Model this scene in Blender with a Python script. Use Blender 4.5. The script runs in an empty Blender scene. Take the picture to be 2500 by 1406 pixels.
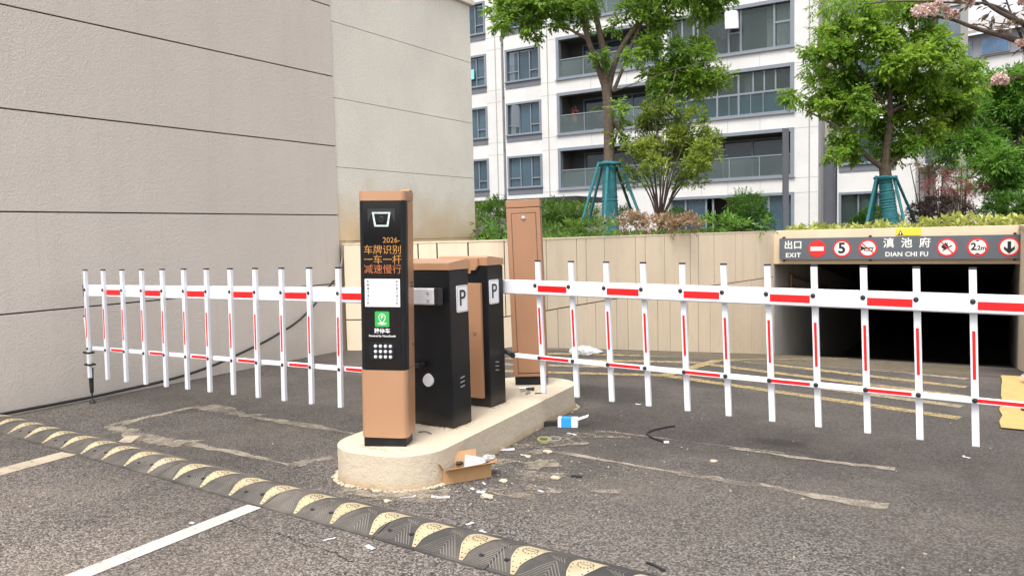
import bpy, bmesh, math, random
import numpy as np
from mathutils import Vector, Matrix
R = math.radians
SC = bpy.context.scene
COL = SC.collection
random.seed(7)

# ------------------------------------------------------------------ camera, world, sun, exposure
F, PX, PY, EYE = 1900.0, 1250.0, 703.0, 1.46
YAW, ROLL, PITCH = R(32.0), R(1.42), R(3.95)
fw = Vector((-math.sin(YAW)*math.cos(PITCH), math.cos(YAW)*math.cos(PITCH), -math.sin(PITCH)))
r0 = Vector((math.cos(YAW), math.sin(YAW), 0)); u0 = r0.cross(fw)
rt = math.cos(ROLL)*r0 - math.sin(ROLL)*u0
up = math.sin(ROLL)*r0 + math.cos(ROLL)*u0
EYEP = Vector((0, 0, EYE))
cam = bpy.data.objects.new('camera', bpy.data.cameras.new('camera')); COL.objects.link(cam)
cam.matrix_world = Matrix(((rt.x, up.x, -fw.x, 0), (rt.y, up.y, -fw.y, 0), (rt.z, up.z, -fw.z, EYE), (0, 0, 0, 1)))
cam.data.sensor_width = 36.0; cam.data.lens = 36.0*F/2500.0
cam.data.clip_start = 0.05; cam.data.clip_end = 2000
SC.camera = cam
def at(x, y, d):                       # photograph position + distance -> world point (used to lay plants out)
    return EYEP + (fw + rt*((x-PX)/F) - up*((y-PY)/F))*d

SUN_DIR = Vector((0.10, -0.66, 1.2)).normalized()      # towards the sun
w = bpy.data.worlds.new('World'); SC.world = w; w.use_nodes = True
nt = w.node_tree; bg = nt.nodes['Background']
sky = nt.nodes.new('ShaderNodeTexSky'); sky.sky_type = 'NISHITA'; sky.sun_disc = False
sky.sun_elevation = math.asin(SUN_DIR.z); sky.sun_rotation = math.atan2(SUN_DIR.x, SUN_DIR.y)
sky.air_density = 1.0; sky.dust_density = 4.0; sky.ozone_density = 1.0
hs = nt.nodes.new('ShaderNodeHueSaturation'); hs.inputs['Saturation'].default_value = 0.25
nt.links.new(sky.outputs[0], hs.inputs['Color']); nt.links.new(hs.outputs[0], bg.inputs[0])
bg.inputs[1].default_value = 0.15
sl = bpy.data.lights.new('sun', 'SUN'); sl.energy = 1.35; sl.angle = R(22); sl.color = (1, .95, .88)
so = bpy.data.objects.new('sun', sl); COL.objects.link(so)
so.rotation_euler = SUN_DIR.to_track_quat('Z', 'Y').to_euler()
SC.view_settings.view_transform = 'Standard'; SC.view_settings.look = 'None'
SC.view_settings.exposure = 1.06; SC.view_settings.gamma = 1
SC.cycles.max_bounces = 6; SC.cycles.transparent_max_bounces = 12

# ------------------------------------------------------------------ materials
class NT:
    def __init__(s, name):
        s.m = bpy.data.materials.new(name); s.m.use_nodes = True
        s.t = s.m.node_tree; s.t.nodes.clear()
        s.out = s.n('OutputMaterial'); s.tc = s.n('TexCoord')
    def n(s, typ, **kw):
        nd = s.t.nodes.new('ShaderNode'+typ)
        for k, v in kw.items(): setattr(nd, k, v)
        return nd
    def l(s, a, b): s.t.links.new(a, b)
    def noise(s, scale, detail=3, rough=.55, co=None, out=0, dist=0):
        nd = s.n('TexNoise'); nd.inputs['Scale'].default_value = scale
        nd.inputs['Detail'].default_value = detail; nd.inputs['Roughness'].default_value = rough
        nd.inputs['Distortion'].default_value = dist
        s.l(co if co is not None else s.tc.outputs['Object'], nd.inputs['Vector'])
        return nd.outputs[out]
    def ramp(s, fac, stops):
        nd = s.n('ValToRGB'); e = nd.color_ramp.elements
        while len(e) > 1: e.remove(e[-1])
        e[0].position, e[0].color = stops[0][0], (*stops[0][1], 1) if len(stops[0][1]) == 3 else stops[0][1]
        for p, c in stops[1:]:
            x = e.new(p); x.color = (*c, 1)
        s.l(fac, nd.inputs[0]); return nd.outputs[0]
    def vramp(s, fac, a, b, lo=0., hi=1.):
        nd = s.n('MapRange'); s.l(fac, nd.inputs[0])
        for i, v in enumerate((a, b, lo, hi)): nd.inputs[i+1].default_value = v
        return nd.outputs[0]
    def mix(s, fac, a, b, mode='MIX'):
        nd = s.n('Mix', data_type='RGBA', blend_type=mode)
        for sock, v in ((nd.inputs[0], fac), (nd.inputs[6], a), (nd.inputs[7], b)):
            if isinstance(v, (int, float)): sock.default_value = v
            elif isinstance(v, tuple): sock.default_value = (*v, 1)
            else: s.l(v, sock)
        return nd.outputs[2]
    def math(s, op, a, b=None):
        nd = s.n('Math', operation=op)
        for sock, v in ((nd.inputs[0], a), (nd.inputs[1], b)):
            if v is None: continue
            if isinstance(v, (int, float)): sock.default_value = v
            else: s.l(v, sock)
        return nd.outputs[0]
    def xyz(s, k):
        nd = s.n('SeparateXYZ'); s.l(s.tc.outputs['Object'], nd.inputs[0]); return nd.outputs[k]
    def bump(s, h, strength=.3, dist=.01):
        nd = s.n('Bump'); nd.inputs['Strength'].default_value = strength; nd.inputs['Distance'].default_value = dist
        s.l(h, nd.inputs['Height']); return nd.outputs[0]
    def bsdf(s, col, rough=.6, metal=0., spec=.5, nrm=None, emit=None, es=0, alpha=None, coat=0):
        b = s.n('BsdfPrincipled')
        for k, v in (('Base Color', col), ('Roughness', rough), ('Metallic', metal), ('Specular IOR Level', spec),
                     ('Normal', nrm), ('Emission Color', emit), ('Emission Strength', es), ('Alpha', alpha), ('Coat Weight', coat)):
            if v is None: continue
            if isinstance(v, tuple): b.inputs[k].default_value = (*v, 1)
            elif isinstance(v, (int, float)): b.inputs[k].default_value = v
            else: s.l(v, b.inputs[k])
        return b.outputs[0]
    def done(s, sh): s.l(sh, s.out.inputs[0]); return s.m

def c8(r, g, b):
    f = lambda v: ((v/255+.055)/1.055)**2.4 if v > 10 else v/255/12.92
    return (f(r), f(g), f(b))
def sc(c, k): return tuple(min(1, v*k) for v in c)
def mat(name, col, rough=.5, var=.12, scale=6, bump=0, bscale=120, metal=0, spec=.5, coat=0, rvar=0, dirt=None):
    m = NT(name)
    c = m.mix(m.vramp(m.noise(scale, 5), .3, .7), sc(col, 1-var), sc(col, 1+var))
    if dirt: c = m.mix(m.vramp(m.noise(dirt[1], 6, .65), .52, .75, 0, dirt[2]), c, dirt[0])
    r = rough if not rvar else m.vramp(m.noise(scale*3, 4), .3, .7, rough-rvar, rough+rvar)
    nrm = m.bump(m.noise(bscale, 3), bump, .004) if bump else None
    return m.done(m.bsdf(c, r, metal, spec, nrm, coat=coat))

def m_asphalt():
    m = NT('asphalt')
    big = m.noise(.5, 5, .6); mid = m.noise(3.5, 5, .65)
    v1 = m.n('TexVoronoi'); v1.inputs['Scale'].default_value = 108; m.l(m.tc.outputs['Object'], v1.inputs['Vector'])
    hsv = m.n('SeparateColor', mode='HSV'); m.l(v1.outputs['Color'], hsv.inputs[0])
    stone = m.ramp(hsv.outputs[2], [(0, (.022, .019, .016)), (.5, (.070, .061, .054)), (.80, (.150, .133, .119)), (1, (.38, .345, .315))])
    fine = m.noise(260, 3, .7)
    c = m.mix(m.vramp(fine, .35, .7, 0, .55), stone, (.045, .04, .038), 'MULTIPLY')
    fine_tar = m.mix(m.vramp(fine, .3, .75), (.040, .034, .030), (.092, .080, .072))
    ymap = m.math('ADD', m.xyz(1), m.math('MULTIPLY', m.math('SUBTRACT', mid, .5), 1.6))
    c = m.mix(m.vramp(ymap, 3.1, 4.9), c, m.mix(.68, c, fine_tar))
    dust = m.vramp(m.noise(.9, 6, .7), .45, .72, 0, .42)
    c = m.mix(dust, c, (.215, .18, .148))
    c = m.mix(m.vramp(m.noise(.33, 4, .6, dist=.6), .5, .66, 0, .35), c, (.05, .042, .037))
    dust2 = m.vramp(m.math('ADD', ymap, m.math('MULTIPLY', m.noise(1.1, 5, .65), -1.2)), 2.3, .9, 0, 1)
    c = m.mix(dust2, c, m.mix(1., c, (1.65, 1.58, 1.53), 'MULTIPLY'))
    c = m.mix(m.vramp(big, .48, .70, 0, .5), c, (.035, .030, .027))
    # damp dark spots beside the gate; the last is soft shadow painted under its arm
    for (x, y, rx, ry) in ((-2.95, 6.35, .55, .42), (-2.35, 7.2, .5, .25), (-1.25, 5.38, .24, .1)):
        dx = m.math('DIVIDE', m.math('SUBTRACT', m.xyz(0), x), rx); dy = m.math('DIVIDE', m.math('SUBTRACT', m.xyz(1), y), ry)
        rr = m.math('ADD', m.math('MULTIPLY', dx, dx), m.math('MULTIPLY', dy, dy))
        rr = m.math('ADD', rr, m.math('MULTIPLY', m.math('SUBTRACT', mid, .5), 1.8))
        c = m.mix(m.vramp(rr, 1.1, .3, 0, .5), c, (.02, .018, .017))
    h = m.math('ADD', m.math('MULTIPLY', v1.outputs['Distance'], -1.3), m.math('MULTIPLY', fine, .5))
    return m.done(m.bsdf(c, .85, 0, .35, m.bump(h, .85, .009)))

def m_stucco(name, col, tone):
    m = NT(name)
    c = m.mix(m.vramp(m.noise(.45, 4), .3, .7), sc(col, .93), sc(col, 1.06))
    c = m.mix(m.vramp(m.noise(2.3, 5, .7), .45, .75, 0, .18), c, tone)
    c = m.mix(m.vramp(m.noise(28, 2), .72, .8, 0, .25), c, sc(col, .55))
    mp = m.n('Mapping'); mp.inputs['Scale'].default_value = (3, 3, .25); m.l(m.tc.outputs['Object'], mp.inputs[0])
    c = m.mix(m.vramp(m.noise(1.6, 5, .7, mp.outputs[0]), .5, .8, 0, .22), c, sc(col, .7))
    h = m.math('ADD', m.noise(62, 4, .65), m.math('MULTIPLY', m.noise(150, 2), .4))
    c = m.mix(m.vramp(m.noise(60, 3, .7), .35, .65, .0, .22), c, sc(col, .62))
    zz = m.math('ADD', m.xyz(2), m.math('MULTIPLY', m.noise(3, 5, .7), .5))
    c = m.mix(m.vramp(zz, .55, .2, 0, .4), c, sc(col, .55))
    # hairline joints of the render panels
    br = m.n('TexBrick'); mp2 = m.n('Mapping'); mp2.inputs['Rotation'].default_value = (R(90), 0, R(90))
    m.l(m.tc.outputs['Object'], mp2.inputs[0])
    cmb = m.n('CombineXYZ'); m.l(m.xyz(1), cmb.inputs[0]); m.l(m.xyz(2), cmb.inputs[1])
    m.l(cmb.outputs[0], br.inputs['Vector'])
    br.inputs['Scale'].default_value = 1; br.inputs['Brick Width'].default_value = 1.22; br.inputs['Row Height'].default_value = .882
    br.inputs['Mortar Size'].default_value = .0016; br.inputs['Mortar Smooth'].default_value = 0
    c = m.mix(m.math('MULTIPLY', br.outputs['Fac'], .35), c, sc(col, .5))
    return m.done(m.bsdf(c, .9, 0, .25, m.bump(h, .7, .010)))

def m_granite(name, col):
    m = NT(name)
    c = m.mix(m.vramp(m.noise(1.1, 5), .3, .7), sc(col, .93), sc(col, 1.06))
    c = m.mix(m.vramp(m.noise(95, 3, .7), .50, .66, 0, .75), c, sc(col, .38))
    c = m.mix(m.vramp(m.noise(60, 3, .7), .60, .72, 0, .5), c, sc(col, 1.3))
    zz = m.math('ADD', m.xyz(2), m.math('MULTIPLY', m.noise(2.2, 5), .8))
    c = m.mix(m.vramp(zz, 2.6, 1.8, 0, .75), c, (.56, .38, .17))      # rust-coloured seepage along the foot
    return m.done(m.bsdf(c, .85, 0, .3, m.bump(m.noise(110, 3), .35, .004)))

def m_plaster(name, col, stain=(.35, .26, .17), foot=None, amp=.35, bs=.25):
    m = NT(name)
    c = m.mix(m.vramp(m.noise(.8, 5), .3, .7), sc(col, .92), sc(col, 1.06))
    mp = m.n('Mapping'); mp.inputs['Scale'].default_value = (4, 4, .3); m.l(m.tc.outputs['Object'], mp.inputs[0])
    c = m.mix(m.vramp(m.noise(1.3, 6, .7, mp.outputs[0]), .5, .8, 0, amp), c, stain)
    c = m.mix(m.vramp(m.noise(14, 5, .75), .62, .75, 0, .35), c, sc(col, .6))
    if foot:
        zz = m.math('ADD', m.xyz(2), m.math('MULTIPLY', m.noise(5, 5), -foot[1]*1.2))
        c = m.mix(m.vramp(zz, foot[1]*.35, -foot[1]*.55, 0, .85), c, foot[0])
    c = m.mix(m.vramp(m.noise(3.2, 6, .75, dist=.8), .54, .7, 0, .3), c, sc(col, .68))
    h = m.math('ADD', m.noise(22, 5, .7), m.math('MULTIPLY', m.noise(140, 3), .4))
    return m.done(m.bsdf(c, .88, 0, .25, m.bump(h, bs, .01)))

def m_leaf(name, c1, c2, c3, trans=.35, rough=.45):
    m = NT(name); g = m.n('NewGeometry')
    a = m.mix(g.outputs['Random Per Island'], c1, c2)
    a = m.mix(m.vramp(m.noise(1.3, 3), .42, .66), a, m.mix(g.outputs['Random Per Island'], c2, c3))
    b = m.bsdf(a, rough, 0, .35)
    t = m.n('BsdfTranslucent'); m.l(m.mix(.5, a, c3), t.inputs[0])
    mx = m.n('MixShader'); mx.inputs[0].default_value = trans; m.l(b, mx.inputs[1]); m.l(t.outputs[0], mx.inputs[2])
    return m.done(mx.outputs[0])

def m_worn(name, col, thr=(.42, .58), scale=14, col2=None, amp=.95, patchy=0.):   # worn paint / residue on asphalt, gaps are really see-through
    m = NT(name)
    n1 = m.math('ADD', m.math('MULTIPLY', m.noise(scale, 6, .75), .6), m.math('MULTIPLY', m.noise(90, 3, .7), .4))
    if patchy: n1 = m.math('ADD', n1, m.math('MULTIPLY', m.math('SUBTRACT', m.noise(1.9, 3), .5), patchy))
    f = m.vramp(n1, thr[0], thr[1], 0, amp)
    c = m.mix(m.vramp(m.noise(6, 4), .3, .7), col, col2 or sc(col, .75))
    tr = m.n('BsdfTransparent'); mx = m.n('MixShader')
    m.l(f, mx.inputs[0]); m.l(tr.outputs[0], mx.inputs[1]); m.l(m.bsdf(c, .8, 0, .3, m.bump(m.noise(150, 3), .5, .004)), mx.inputs[2])
    return m.done(mx.outputs[0])

def m_glass(name, col, alpha, rough=.04, spec=.6):
    m = NT(name)
    nrm = m.bump(m.noise(.7, 2), .08, .05)
    b = m.bsdf(m.mix(m.vramp(m.noise(.35, 2), .35, .65), sc(col, .7), sc(col, 1.3)), rough, 0, spec, nrm, alpha=alpha)
    return m.done(b)

def m_emit(name, col, s):
    m = NT(name)
    g = m.noise(500, 1)
    return m.done(m.bsdf((.02, .02, .02), .4, emit=m.mix(m.vramp(m.noise(60, 1), .4, .6), col, sc(col, .75)), es=s))

M = {}
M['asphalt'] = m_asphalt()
M['stucco'] = m_stucco('stucco', (.625, .565, .51), (.62, .53, .47))
M['granite'] = m_granite('granite', (.74, .71, .63))
M['panel'] = m_plaster('wall_panel', (.76, .635, .475), (.46, .34, .22), amp=.3, bs=.12)
M['fascia'] = m_plaster('fascia_paint', (.66, .53, .38), (.42, .31, .2), amp=.25, bs=.1)
M['tunnel'] = m_plaster('tunnel_concrete', (.46, .445, .42), (.25, .24, .22), amp=.6)
M['kerb'] = m_plaster('kerb_plaster', (.58, .50, .385), (.5, .40, .28), foot=((.46, .33, .19), .06), amp=.3, bs=.9)
M['copper'] = mat('copper_paint', (.455, .255, .145), .36, .05, 3, .12, 420, .18, .5, .15)
M['copper2'] = mat('copper_paint_matt', (.36, .19, .108), .42, .06, 3, .2, 300, .12, .5)
M['black'] = mat('black_paint', (.007, .0085, .0115), .38, .2, 5, .1, 420, 0, .35, dirt=((.03, .029, .028), 9, .3))
m_ = NT('black_paint_dusty'); z_ = m_.math('ADD', m_.xyz(2), m_.math('MULTIPLY', m_.noise(7, 5, .7), .14))
c_ = m_.mix(m_.vramp(m_.noise(5, 5), .3, .7), (.0045, .0055, .0075), (.008, .0095, .012))
c_ = m_.mix(m_.vramp(m_.noise(2.2, 6, .75), .5, .75, 0, .3), c_, (.018, .018, .019))
c_ = m_.mix(m_.vramp(z_, .17, .04, 0, .45), c_, (.10, .08, .062))
M['cabinet'] = m_.done(m_.bsdf(c_, m_.vramp(m_.noise(6, 4), .3, .7, .28, .5), spec=.3, nrm=m_.bump(m_.noise(420, 2), .12, .004)))
M['gloss'] = mat('gloss_black', (.004, .004, .005), .05, .1, 3, spec=.55)
M['rubber'] = mat('black_rubber', (.018, .018, .019), .6, .2, 9)
M['white'] = mat('white_enamel', (.73, .75, .80), .33, .025, 3, 0, dirt=((.5, .5, .5), 26, .12))
M['alu'] = mat('grey_alloy', (.45, .46, .48), .4, .06, 5, metal=.5)
M['steel'] = mat('steel', (.55, .55, .54), .28, .15, 20, metal=1)
M['red'] = mat('red_reflective', (.72, .012, .014), .3, .06, 40, .15, 300)
M['sticker'] = mat('white_sticker', (.80, .80, .82), .4, .02, 4)
M['ink'] = mat('black_ink', (.012, .012, .014), .5, .1, 4)
M['greenicon'] = mat('green_icon', (.03, .38, .075), .4, .03, 4)
M['signgrey'] = mat('sign_grey', (.092, .105, .125), .5, .06, 2)
M['signwhite'] = mat('sign_white', (.70, .71, .66), .5, .04, 8)
M['signred'] = mat('sign_red', (.60, .02, .022), .5, .08, 8)
M['signyellow'] = mat('sign_yellow', (.72, .55, .04), .5, .05, 6)
M['led'] = m_emit('amber_led', (.85, .36, .05), .55)
M['ledred'] = m_emit('red_led', (.85, .22, .05), .5)
M['lampring'] = m_emit('light_ring', (.85, 1, .95), .55)
m_ = NT('speed_bump_rubber'); n_ = m_.noise(2.2, 6, .7); x_ = m_.math('ADD', m_.xyz(0), m_.math('MULTIPLY', m_.noise(1.2, 4), 2.0))
c_ = m_.mix(m_.vramp(m_.noise(6, 5, .7), .3, .7), (.032, .031, .031), (.062, .057, .053))
c_ = m_.mix(m_.vramp(n_, .42, .68, .1, .8), c_, (.185, .16, .135)); c_ = m_.mix(m_.vramp(x_, 5.6, 6.6, 0, .8), c_, (.030, .030, .031))
M['bumprub'] = m_.done(m_.bsdf(c_, .8, nrm=m_.bump(m_.noise(160, 3), .5, .004)))
M['bumprib'] = mat('dusty_rubber', (.165, .15, .13), .85, .3, 6, .4, 160)
M['bumpyel'] = mat('worn_yellow', (.42, .345, .21), .8, .2, 10, .3, 160, dirt=((.40, .36, .30), 3.2, .95))
M['dust'] = mat('dust', (.42, .30, .17), .9, .2, 20)
M['whiteline'] = m_worn('white_line', (.56, .53, .49), (.30, .46), 10, (.47, .44, .40))
M['creamline'] = m_worn('cream_line', (.46, .39, .30), (.31, .47), 10, (.38, .32, .24))
M['yellowline'] = m_worn('yellow_line', (.50, .375, .16), (.36, .55), 12, (.36, .28, .15), .8)
M['yellowfaded'] = m_worn('yellow_line_faded', (.44, .36, .23), (.36, .54), 12, (.35, .29, .2), .75)
M['yellowkerb'] = m_worn('yellow_kerb', (.54, .37, .13), (.24, .42), 9, (.42, .30, .13), .95)
M['residue'] = m_worn('cement_residue', (.40, .345, .275), (.36, .58), 9, (.28, .24, .19), .8, .38)
M['residue2'] = m_worn('mortar_splash', (.42, .355, .27), (.44, .62), 11, (.32, .27, .21), .75, .4)
M['facade'] = m_plaster('facade_paint', (.58, .575, .565), (.49, .48, .46), amp=.12, bs=.06)
M['facadeside'] = m_plaster('facade_paint_beige', (.52, .495, .46), (.45, .42, .38), amp=.12, bs=.06)
M['greyblue'] = mat('slate_render', (.125, .135, .16), .7, .06, 2)
M['winframe'] = mat('window_frame', (.17, .195, .225), .45, .05, 2)
M['joint'] = mat('joint_grey', (.30, .29, .27), .9, .1, 4)
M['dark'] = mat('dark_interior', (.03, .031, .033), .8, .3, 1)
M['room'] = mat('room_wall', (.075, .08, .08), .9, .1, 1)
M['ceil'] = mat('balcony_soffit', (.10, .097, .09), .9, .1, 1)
M['pane'] = m_glass('window_glass', (.055, .10, .135), .66)
M['paneclear'] = m_glass('window_glass_clear', (.05, .075, .07), .42)
M['railglass'] = m_glass('rail_glass', (.10, .135, .135), .42)
M['paneteal'] = m_glass('teal_glass', (.02, .055, .065), .75)
M['pane_blue'] = m_glass('window_glass_sky', (.10, .20, .36), .9)
M['curtain'] = mat('curtain', (.44, .55, .53), .85, .1, 5)
M['bluecurtain'] = mat('blue_curtain', (.28, .50, .56), .85, .2, 3)
M['frost'] = mat('frosted_pane', (.74, .77, .80), .3, .03, 2)
M['bark'] = mat('bark', (.095, .070, .050), .9, .4, 14, .9, 60)
M['barkdark'] = mat('dark_bark', (.065, .046, .036), .9, .4, 14, .9, 60)
M['wrap'] = mat('teal_wrap', (.018, .125, .14), .85, .25, 16, .8, 45)
M['rope'] = mat('teal_net', (.022, .16, .20), .85, .3, 20, .8, 60)
M['leaf1'] = m_leaf('leaf_fresh', (.07, .165, .02), (.15, .29, .035), (.34, .50, .07), .48)
M['leaf2'] = m_leaf('leaf_camphor', (.055, .14, .018), (.14, .28, .03), (.36, .52, .06), .48)
M['leaf3'] = m_leaf('leaf_maple_green', (.05, .15, .025), (.12, .27, .035), (.22, .40, .06), .45)
M['leafbush'] = m_leaf('leaf_bush', (.065, .125, .022), (.16, .25, .035), (.42, .48, .08), .42)
M['leafhedge'] = m_leaf('leaf_hedge', (.04, .105, .018), (.09, .195, .03), (.22, .36, .05), .42)
M['leafround'] = m_leaf('leaf_round', (.028, .09, .014), (.07, .165, .02), (.13, .27, .035), .38)
M['leafdry'] = m_leaf('leaf_dry', (.25, .155, .085), (.40, .27, .165), (.50, .38, .25), .25)
M['leafpurple'] = m_leaf('leaf_purple', (.035, .028, .022), (.075, .045, .035), (.12, .08, .045), .2)
M['leafred'] = m_leaf('leaf_red', (.14, .04, .04), (.27, .09, .085), (.34, .14, .12), .4)
M['leafbrown'] = m_leaf('leaf_bronze', (.08, .06, .04), (.15, .105, .07), (.21, .17, .09), .35)
M['leafyellow'] = m_leaf('leaf_variegated', (.17, .22, .03), (.42, .46, .09), (.72, .70, .26), .4)
M['petal'] = m_leaf('petal', (.62, .42, .38), (.72, .54, .49), (.80, .66, .60), .3)
M['soil'] = mat('soil', (.09, .07, .05), .95, .3, 3, .6, 20)
M['card'] = mat('cardboard', (.46, .27, .125), .85, .07, 8, .2, 90)
M['cardin'] = mat('cardboard_inside', (.40, .235, .115), .85, .07, 8)
M['paper'] = mat('paper', (.80, .80, .84), .7, .03, 9)
M['bluebox'] = mat('blue_print', (.03, .33, .74), .45, .03, 4)
M['mortar'] = mat('mortar_crumb', (.46, .39, .29), .95, .15, 30, .5, 90)
M['tape'] = mat('green_yellow_tape', (.24, .24, .10), .5, .25, 20)
M['cable'] = mat('black_cable', (.016, .016, .017), .5, .2, 5)
M['cablegrey'] = mat('grey_cable', (.20, .185, .165), .6, .1, 5)
M['terracotta'] = mat('terracotta', (.42, .16, .09), .8, .1, 8)
M['cyan'] = mat('turquoise_fabric', (.22, .62, .58), .8, .08, 8)
M['roof'] = mat('grey_roof', (.30, .285, .28), .8, .12, 3)
M['fargrey'] = mat('far_render', (.22, .23, .26), .8, .05, 1)
M['skin'] = mat('skin', (.50, .31, .22), .6, .05, 5)
M['hair'] = mat('hair', (.10, .065, .045), .8, .4, 30)
M['jacket'] = mat('grey_jacket', (.20, .26, .27), .85, .15, 8)
M['trousers'] = mat('dark_trousers', (.03, .032, .04), .9, .1, 5)
m_ = NT('clear_film'); tr = m_.n('BsdfTransparent'); mx = m_.n('MixShader')
m_.l(m_.vramp(m_.noise(9, 4), .35, .7, .35, .85), mx.inputs[0]); m_.l(tr.outputs[0], mx.inputs[1])
m_.l(m_.bsdf((.62, .64, .66), .2, 0, .6), mx.inputs[2]); M['film'] = m_.done(mx.outputs[0])

# ------------------------------------------------------------------ mesh helpers
class MB:
    def __init__(s): s.bm = bmesh.new(); s.bev = False
    def _geom(s, verts, bev, seg=2):
        if bev:
            s.bev = True
            es = {e for v in verts for e in v.link_edges}
            bmesh.ops.bevel(s.bm, geom=list(es), offset=bev, segments=seg, profile=.5, affect='EDGES', clamp_overlap=True)
    def box(s, c, d, bev=0, rz=0, rot=None):
        m = Matrix.Translation(c) @ (rot.to_4x4() if rot else Matrix.Rotation(rz, 4, 'Z')) @ Matrix.Diagonal((d[0], d[1], d[2], 1))
        r = bmesh.ops.create_cube(s.bm, size=1, matrix=m); s._geom(r['verts'], bev); return s
    def bb(s, x0, x1, y0, y1, z0, z1, bev=0):
        return s.box(((x0+x1)/2, (y0+y1)/2, (z0+z1)/2), (abs(x1-x0), abs(y1-y0), abs(z1-z0)), bev)
    def poly(s, pts):
        return s.bm.faces.new([s.bm.verts.new(p) for p in pts])
    def prism(s, pts, vec, bev=0):                       # closed polygon swept by a vector
        n = len(pts); a = [s.bm.verts.new(p) for p in pts]; b = [s.bm.verts.new(Vector(p)+Vector(vec)) for p in pts]
        s.bm.faces.new(a[::-1]); s.bm.faces.new(b)
        for i in range(n): s.bm.faces.new((a[i], a[(i+1) % n], b[(i+1) % n], b[i]))
        s._geom(a+b, bev); return s
    def tube(s, pts, rad, n=8, caps=True):
        pts = [Vector(p) for p in pts]; rad = rad if hasattr(rad, '__len__') else [rad]*len(pts)
        rings = []; t0 = (pts[1]-pts[0]).normalized()
        ref = Vector((0, 0, 1)) if abs(t0.z) < .9 else Vector((1, 0, 0))
        a = t0.cross(ref).normalized()
        for i, p in enumerate(pts):
            t = (pts[min(i+1, len(pts)-1)]-pts[max(i-1, 0)]).normalized()
            a = (a - t*a.dot(t)).normalized(); b = t.cross(a)
            rings.append([s.bm.verts.new(p+(a*math.cos(2*math.pi*k/n)+b*math.sin(2*math.pi*k/n))*rad[i]) for k in range(n)])
        for r1, r2 in zip(rings, rings[1:]):
            for k in range(n): s.bm.faces.new((r1[k], r1[(k+1) % n], r2[(k+1) % n], r2[k]))
        if caps: s.bm.faces.new(rings[0][::-1]); s.bm.faces.new(rings[-1])
        return s
    def cyl(s, p0, p1, r0, r1=None, n=20): return s.tube([p0, p1], [r0, r0 if r1 is None else r1], n)
    def ball(s, c, r, n=10):
        r = r if hasattr(r, '__len__') else (r, r, r)
        bmesh.ops.create_uvsphere(s.bm, u_segments=n+2, v_segments=n, radius=1, matrix=Matrix.Translation(c) @ Matrix.Diagonal((*r, 1))); return s
    def build(s, name, material, parent=None, smooth=True, ang=38):
        me = bpy.data.meshes.new(name)
        bmesh.ops.recalc_face_normals(s.bm, faces=s.bm.faces); s.bm.to_mesh(me); s.bm.free()
        o = link(name, me, material, parent, smooth, ang)
        if smooth and s.bev:
            wn = o.modifiers.new('weighted_normal', 'WEIGHTED_NORMAL'); wn.keep_sharp = True; wn.weight = 100
        return o
def link(name, me, material, parent=None, smooth=True, ang=38):
    me.materials.append(M[material] if isinstance(material, str) else material)
    if smooth and len(me.polygons):
        me.polygons.foreach_set('use_smooth', [True]*len(me.polygons)); me.set_sharp_from_angle(angle=R(ang))
    o = bpy.data.objects.new(name, me); COL.objects.link(o)
    if parent: o.parent = parent
    return o
def tag(o, label, cat, group=None, kind=None):
    o['label'] = label; o['category'] = cat
    if group: o['group'] = group
    if kind: o['kind'] = kind
    return o
def thing(name, label, cat, loc=(0, 0, 0), rz=0, group=None, ry=0, kind=None):
    o = bpy.data.objects.new(name, None); o.empty_display_size = .1; COL.objects.link(o)
    o.location = loc; o.rotation_euler = (0, ry, rz); return tag(o, label, cat, group, kind)
def struct(o): o['kind'] = 'structure'; return o
def rrect(w, h, r, n=6, cx=0, cy=0):
    out = []
    for sx, sy, a0 in ((1, 1, 0), (-1, 1, 90), (-1, -1, 180), (1, -1, 270)):
        for k in range(n+1):
            a = R(a0+90*k/n); out.append((cx+sx*(w/2-r)+r*math.cos(a), cy+sy*(h/2-r)+r*math.sin(a)))
    return out
def text(body, size, material, parent, mtx, align='CENTER', bold=0., sx=1., name='lettering', spacing=1., depth=.0012):
    cu = bpy.data.curves.new('lettering', 'FONT'); cu.body = body; cu.size = size; cu.align_x = align; cu.align_y = 'CENTER'
    cu.offset = bold; cu.extrude = depth; cu.resolution_u = 3; cu.space_character = spacing
    o = bpy.data.objects.new('lettering_source', cu); COL.objects.link(o); bpy.context.view_layer.update()
    me = bpy.data.meshes.new_from_object(o.evaluated_get(bpy.context.evaluated_depsgraph_get()))
    bpy.data.objects.remove(o); bpy.data.curves.remove(cu)
    me.transform(mtx @ Matrix.Diagonal((sx, 1, 1, 1))); me.materials.clear()
    return link(name, me, material, parent, smooth=False)
FRONT = Matrix(((1, 0, 0, 0), (0, 0, -1, 0), (0, 1, 0, 0), (0, 0, 0, 1)))     # text plane facing -Y
RIGHT = Matrix(((0, 0, 1, 0), (1, 0, 0, 0), (0, 1, 0, 0), (0, 0, 0, 1)))      # text plane facing +X
def T(x, y, z): return Matrix.Translation((x, y, z))

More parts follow.
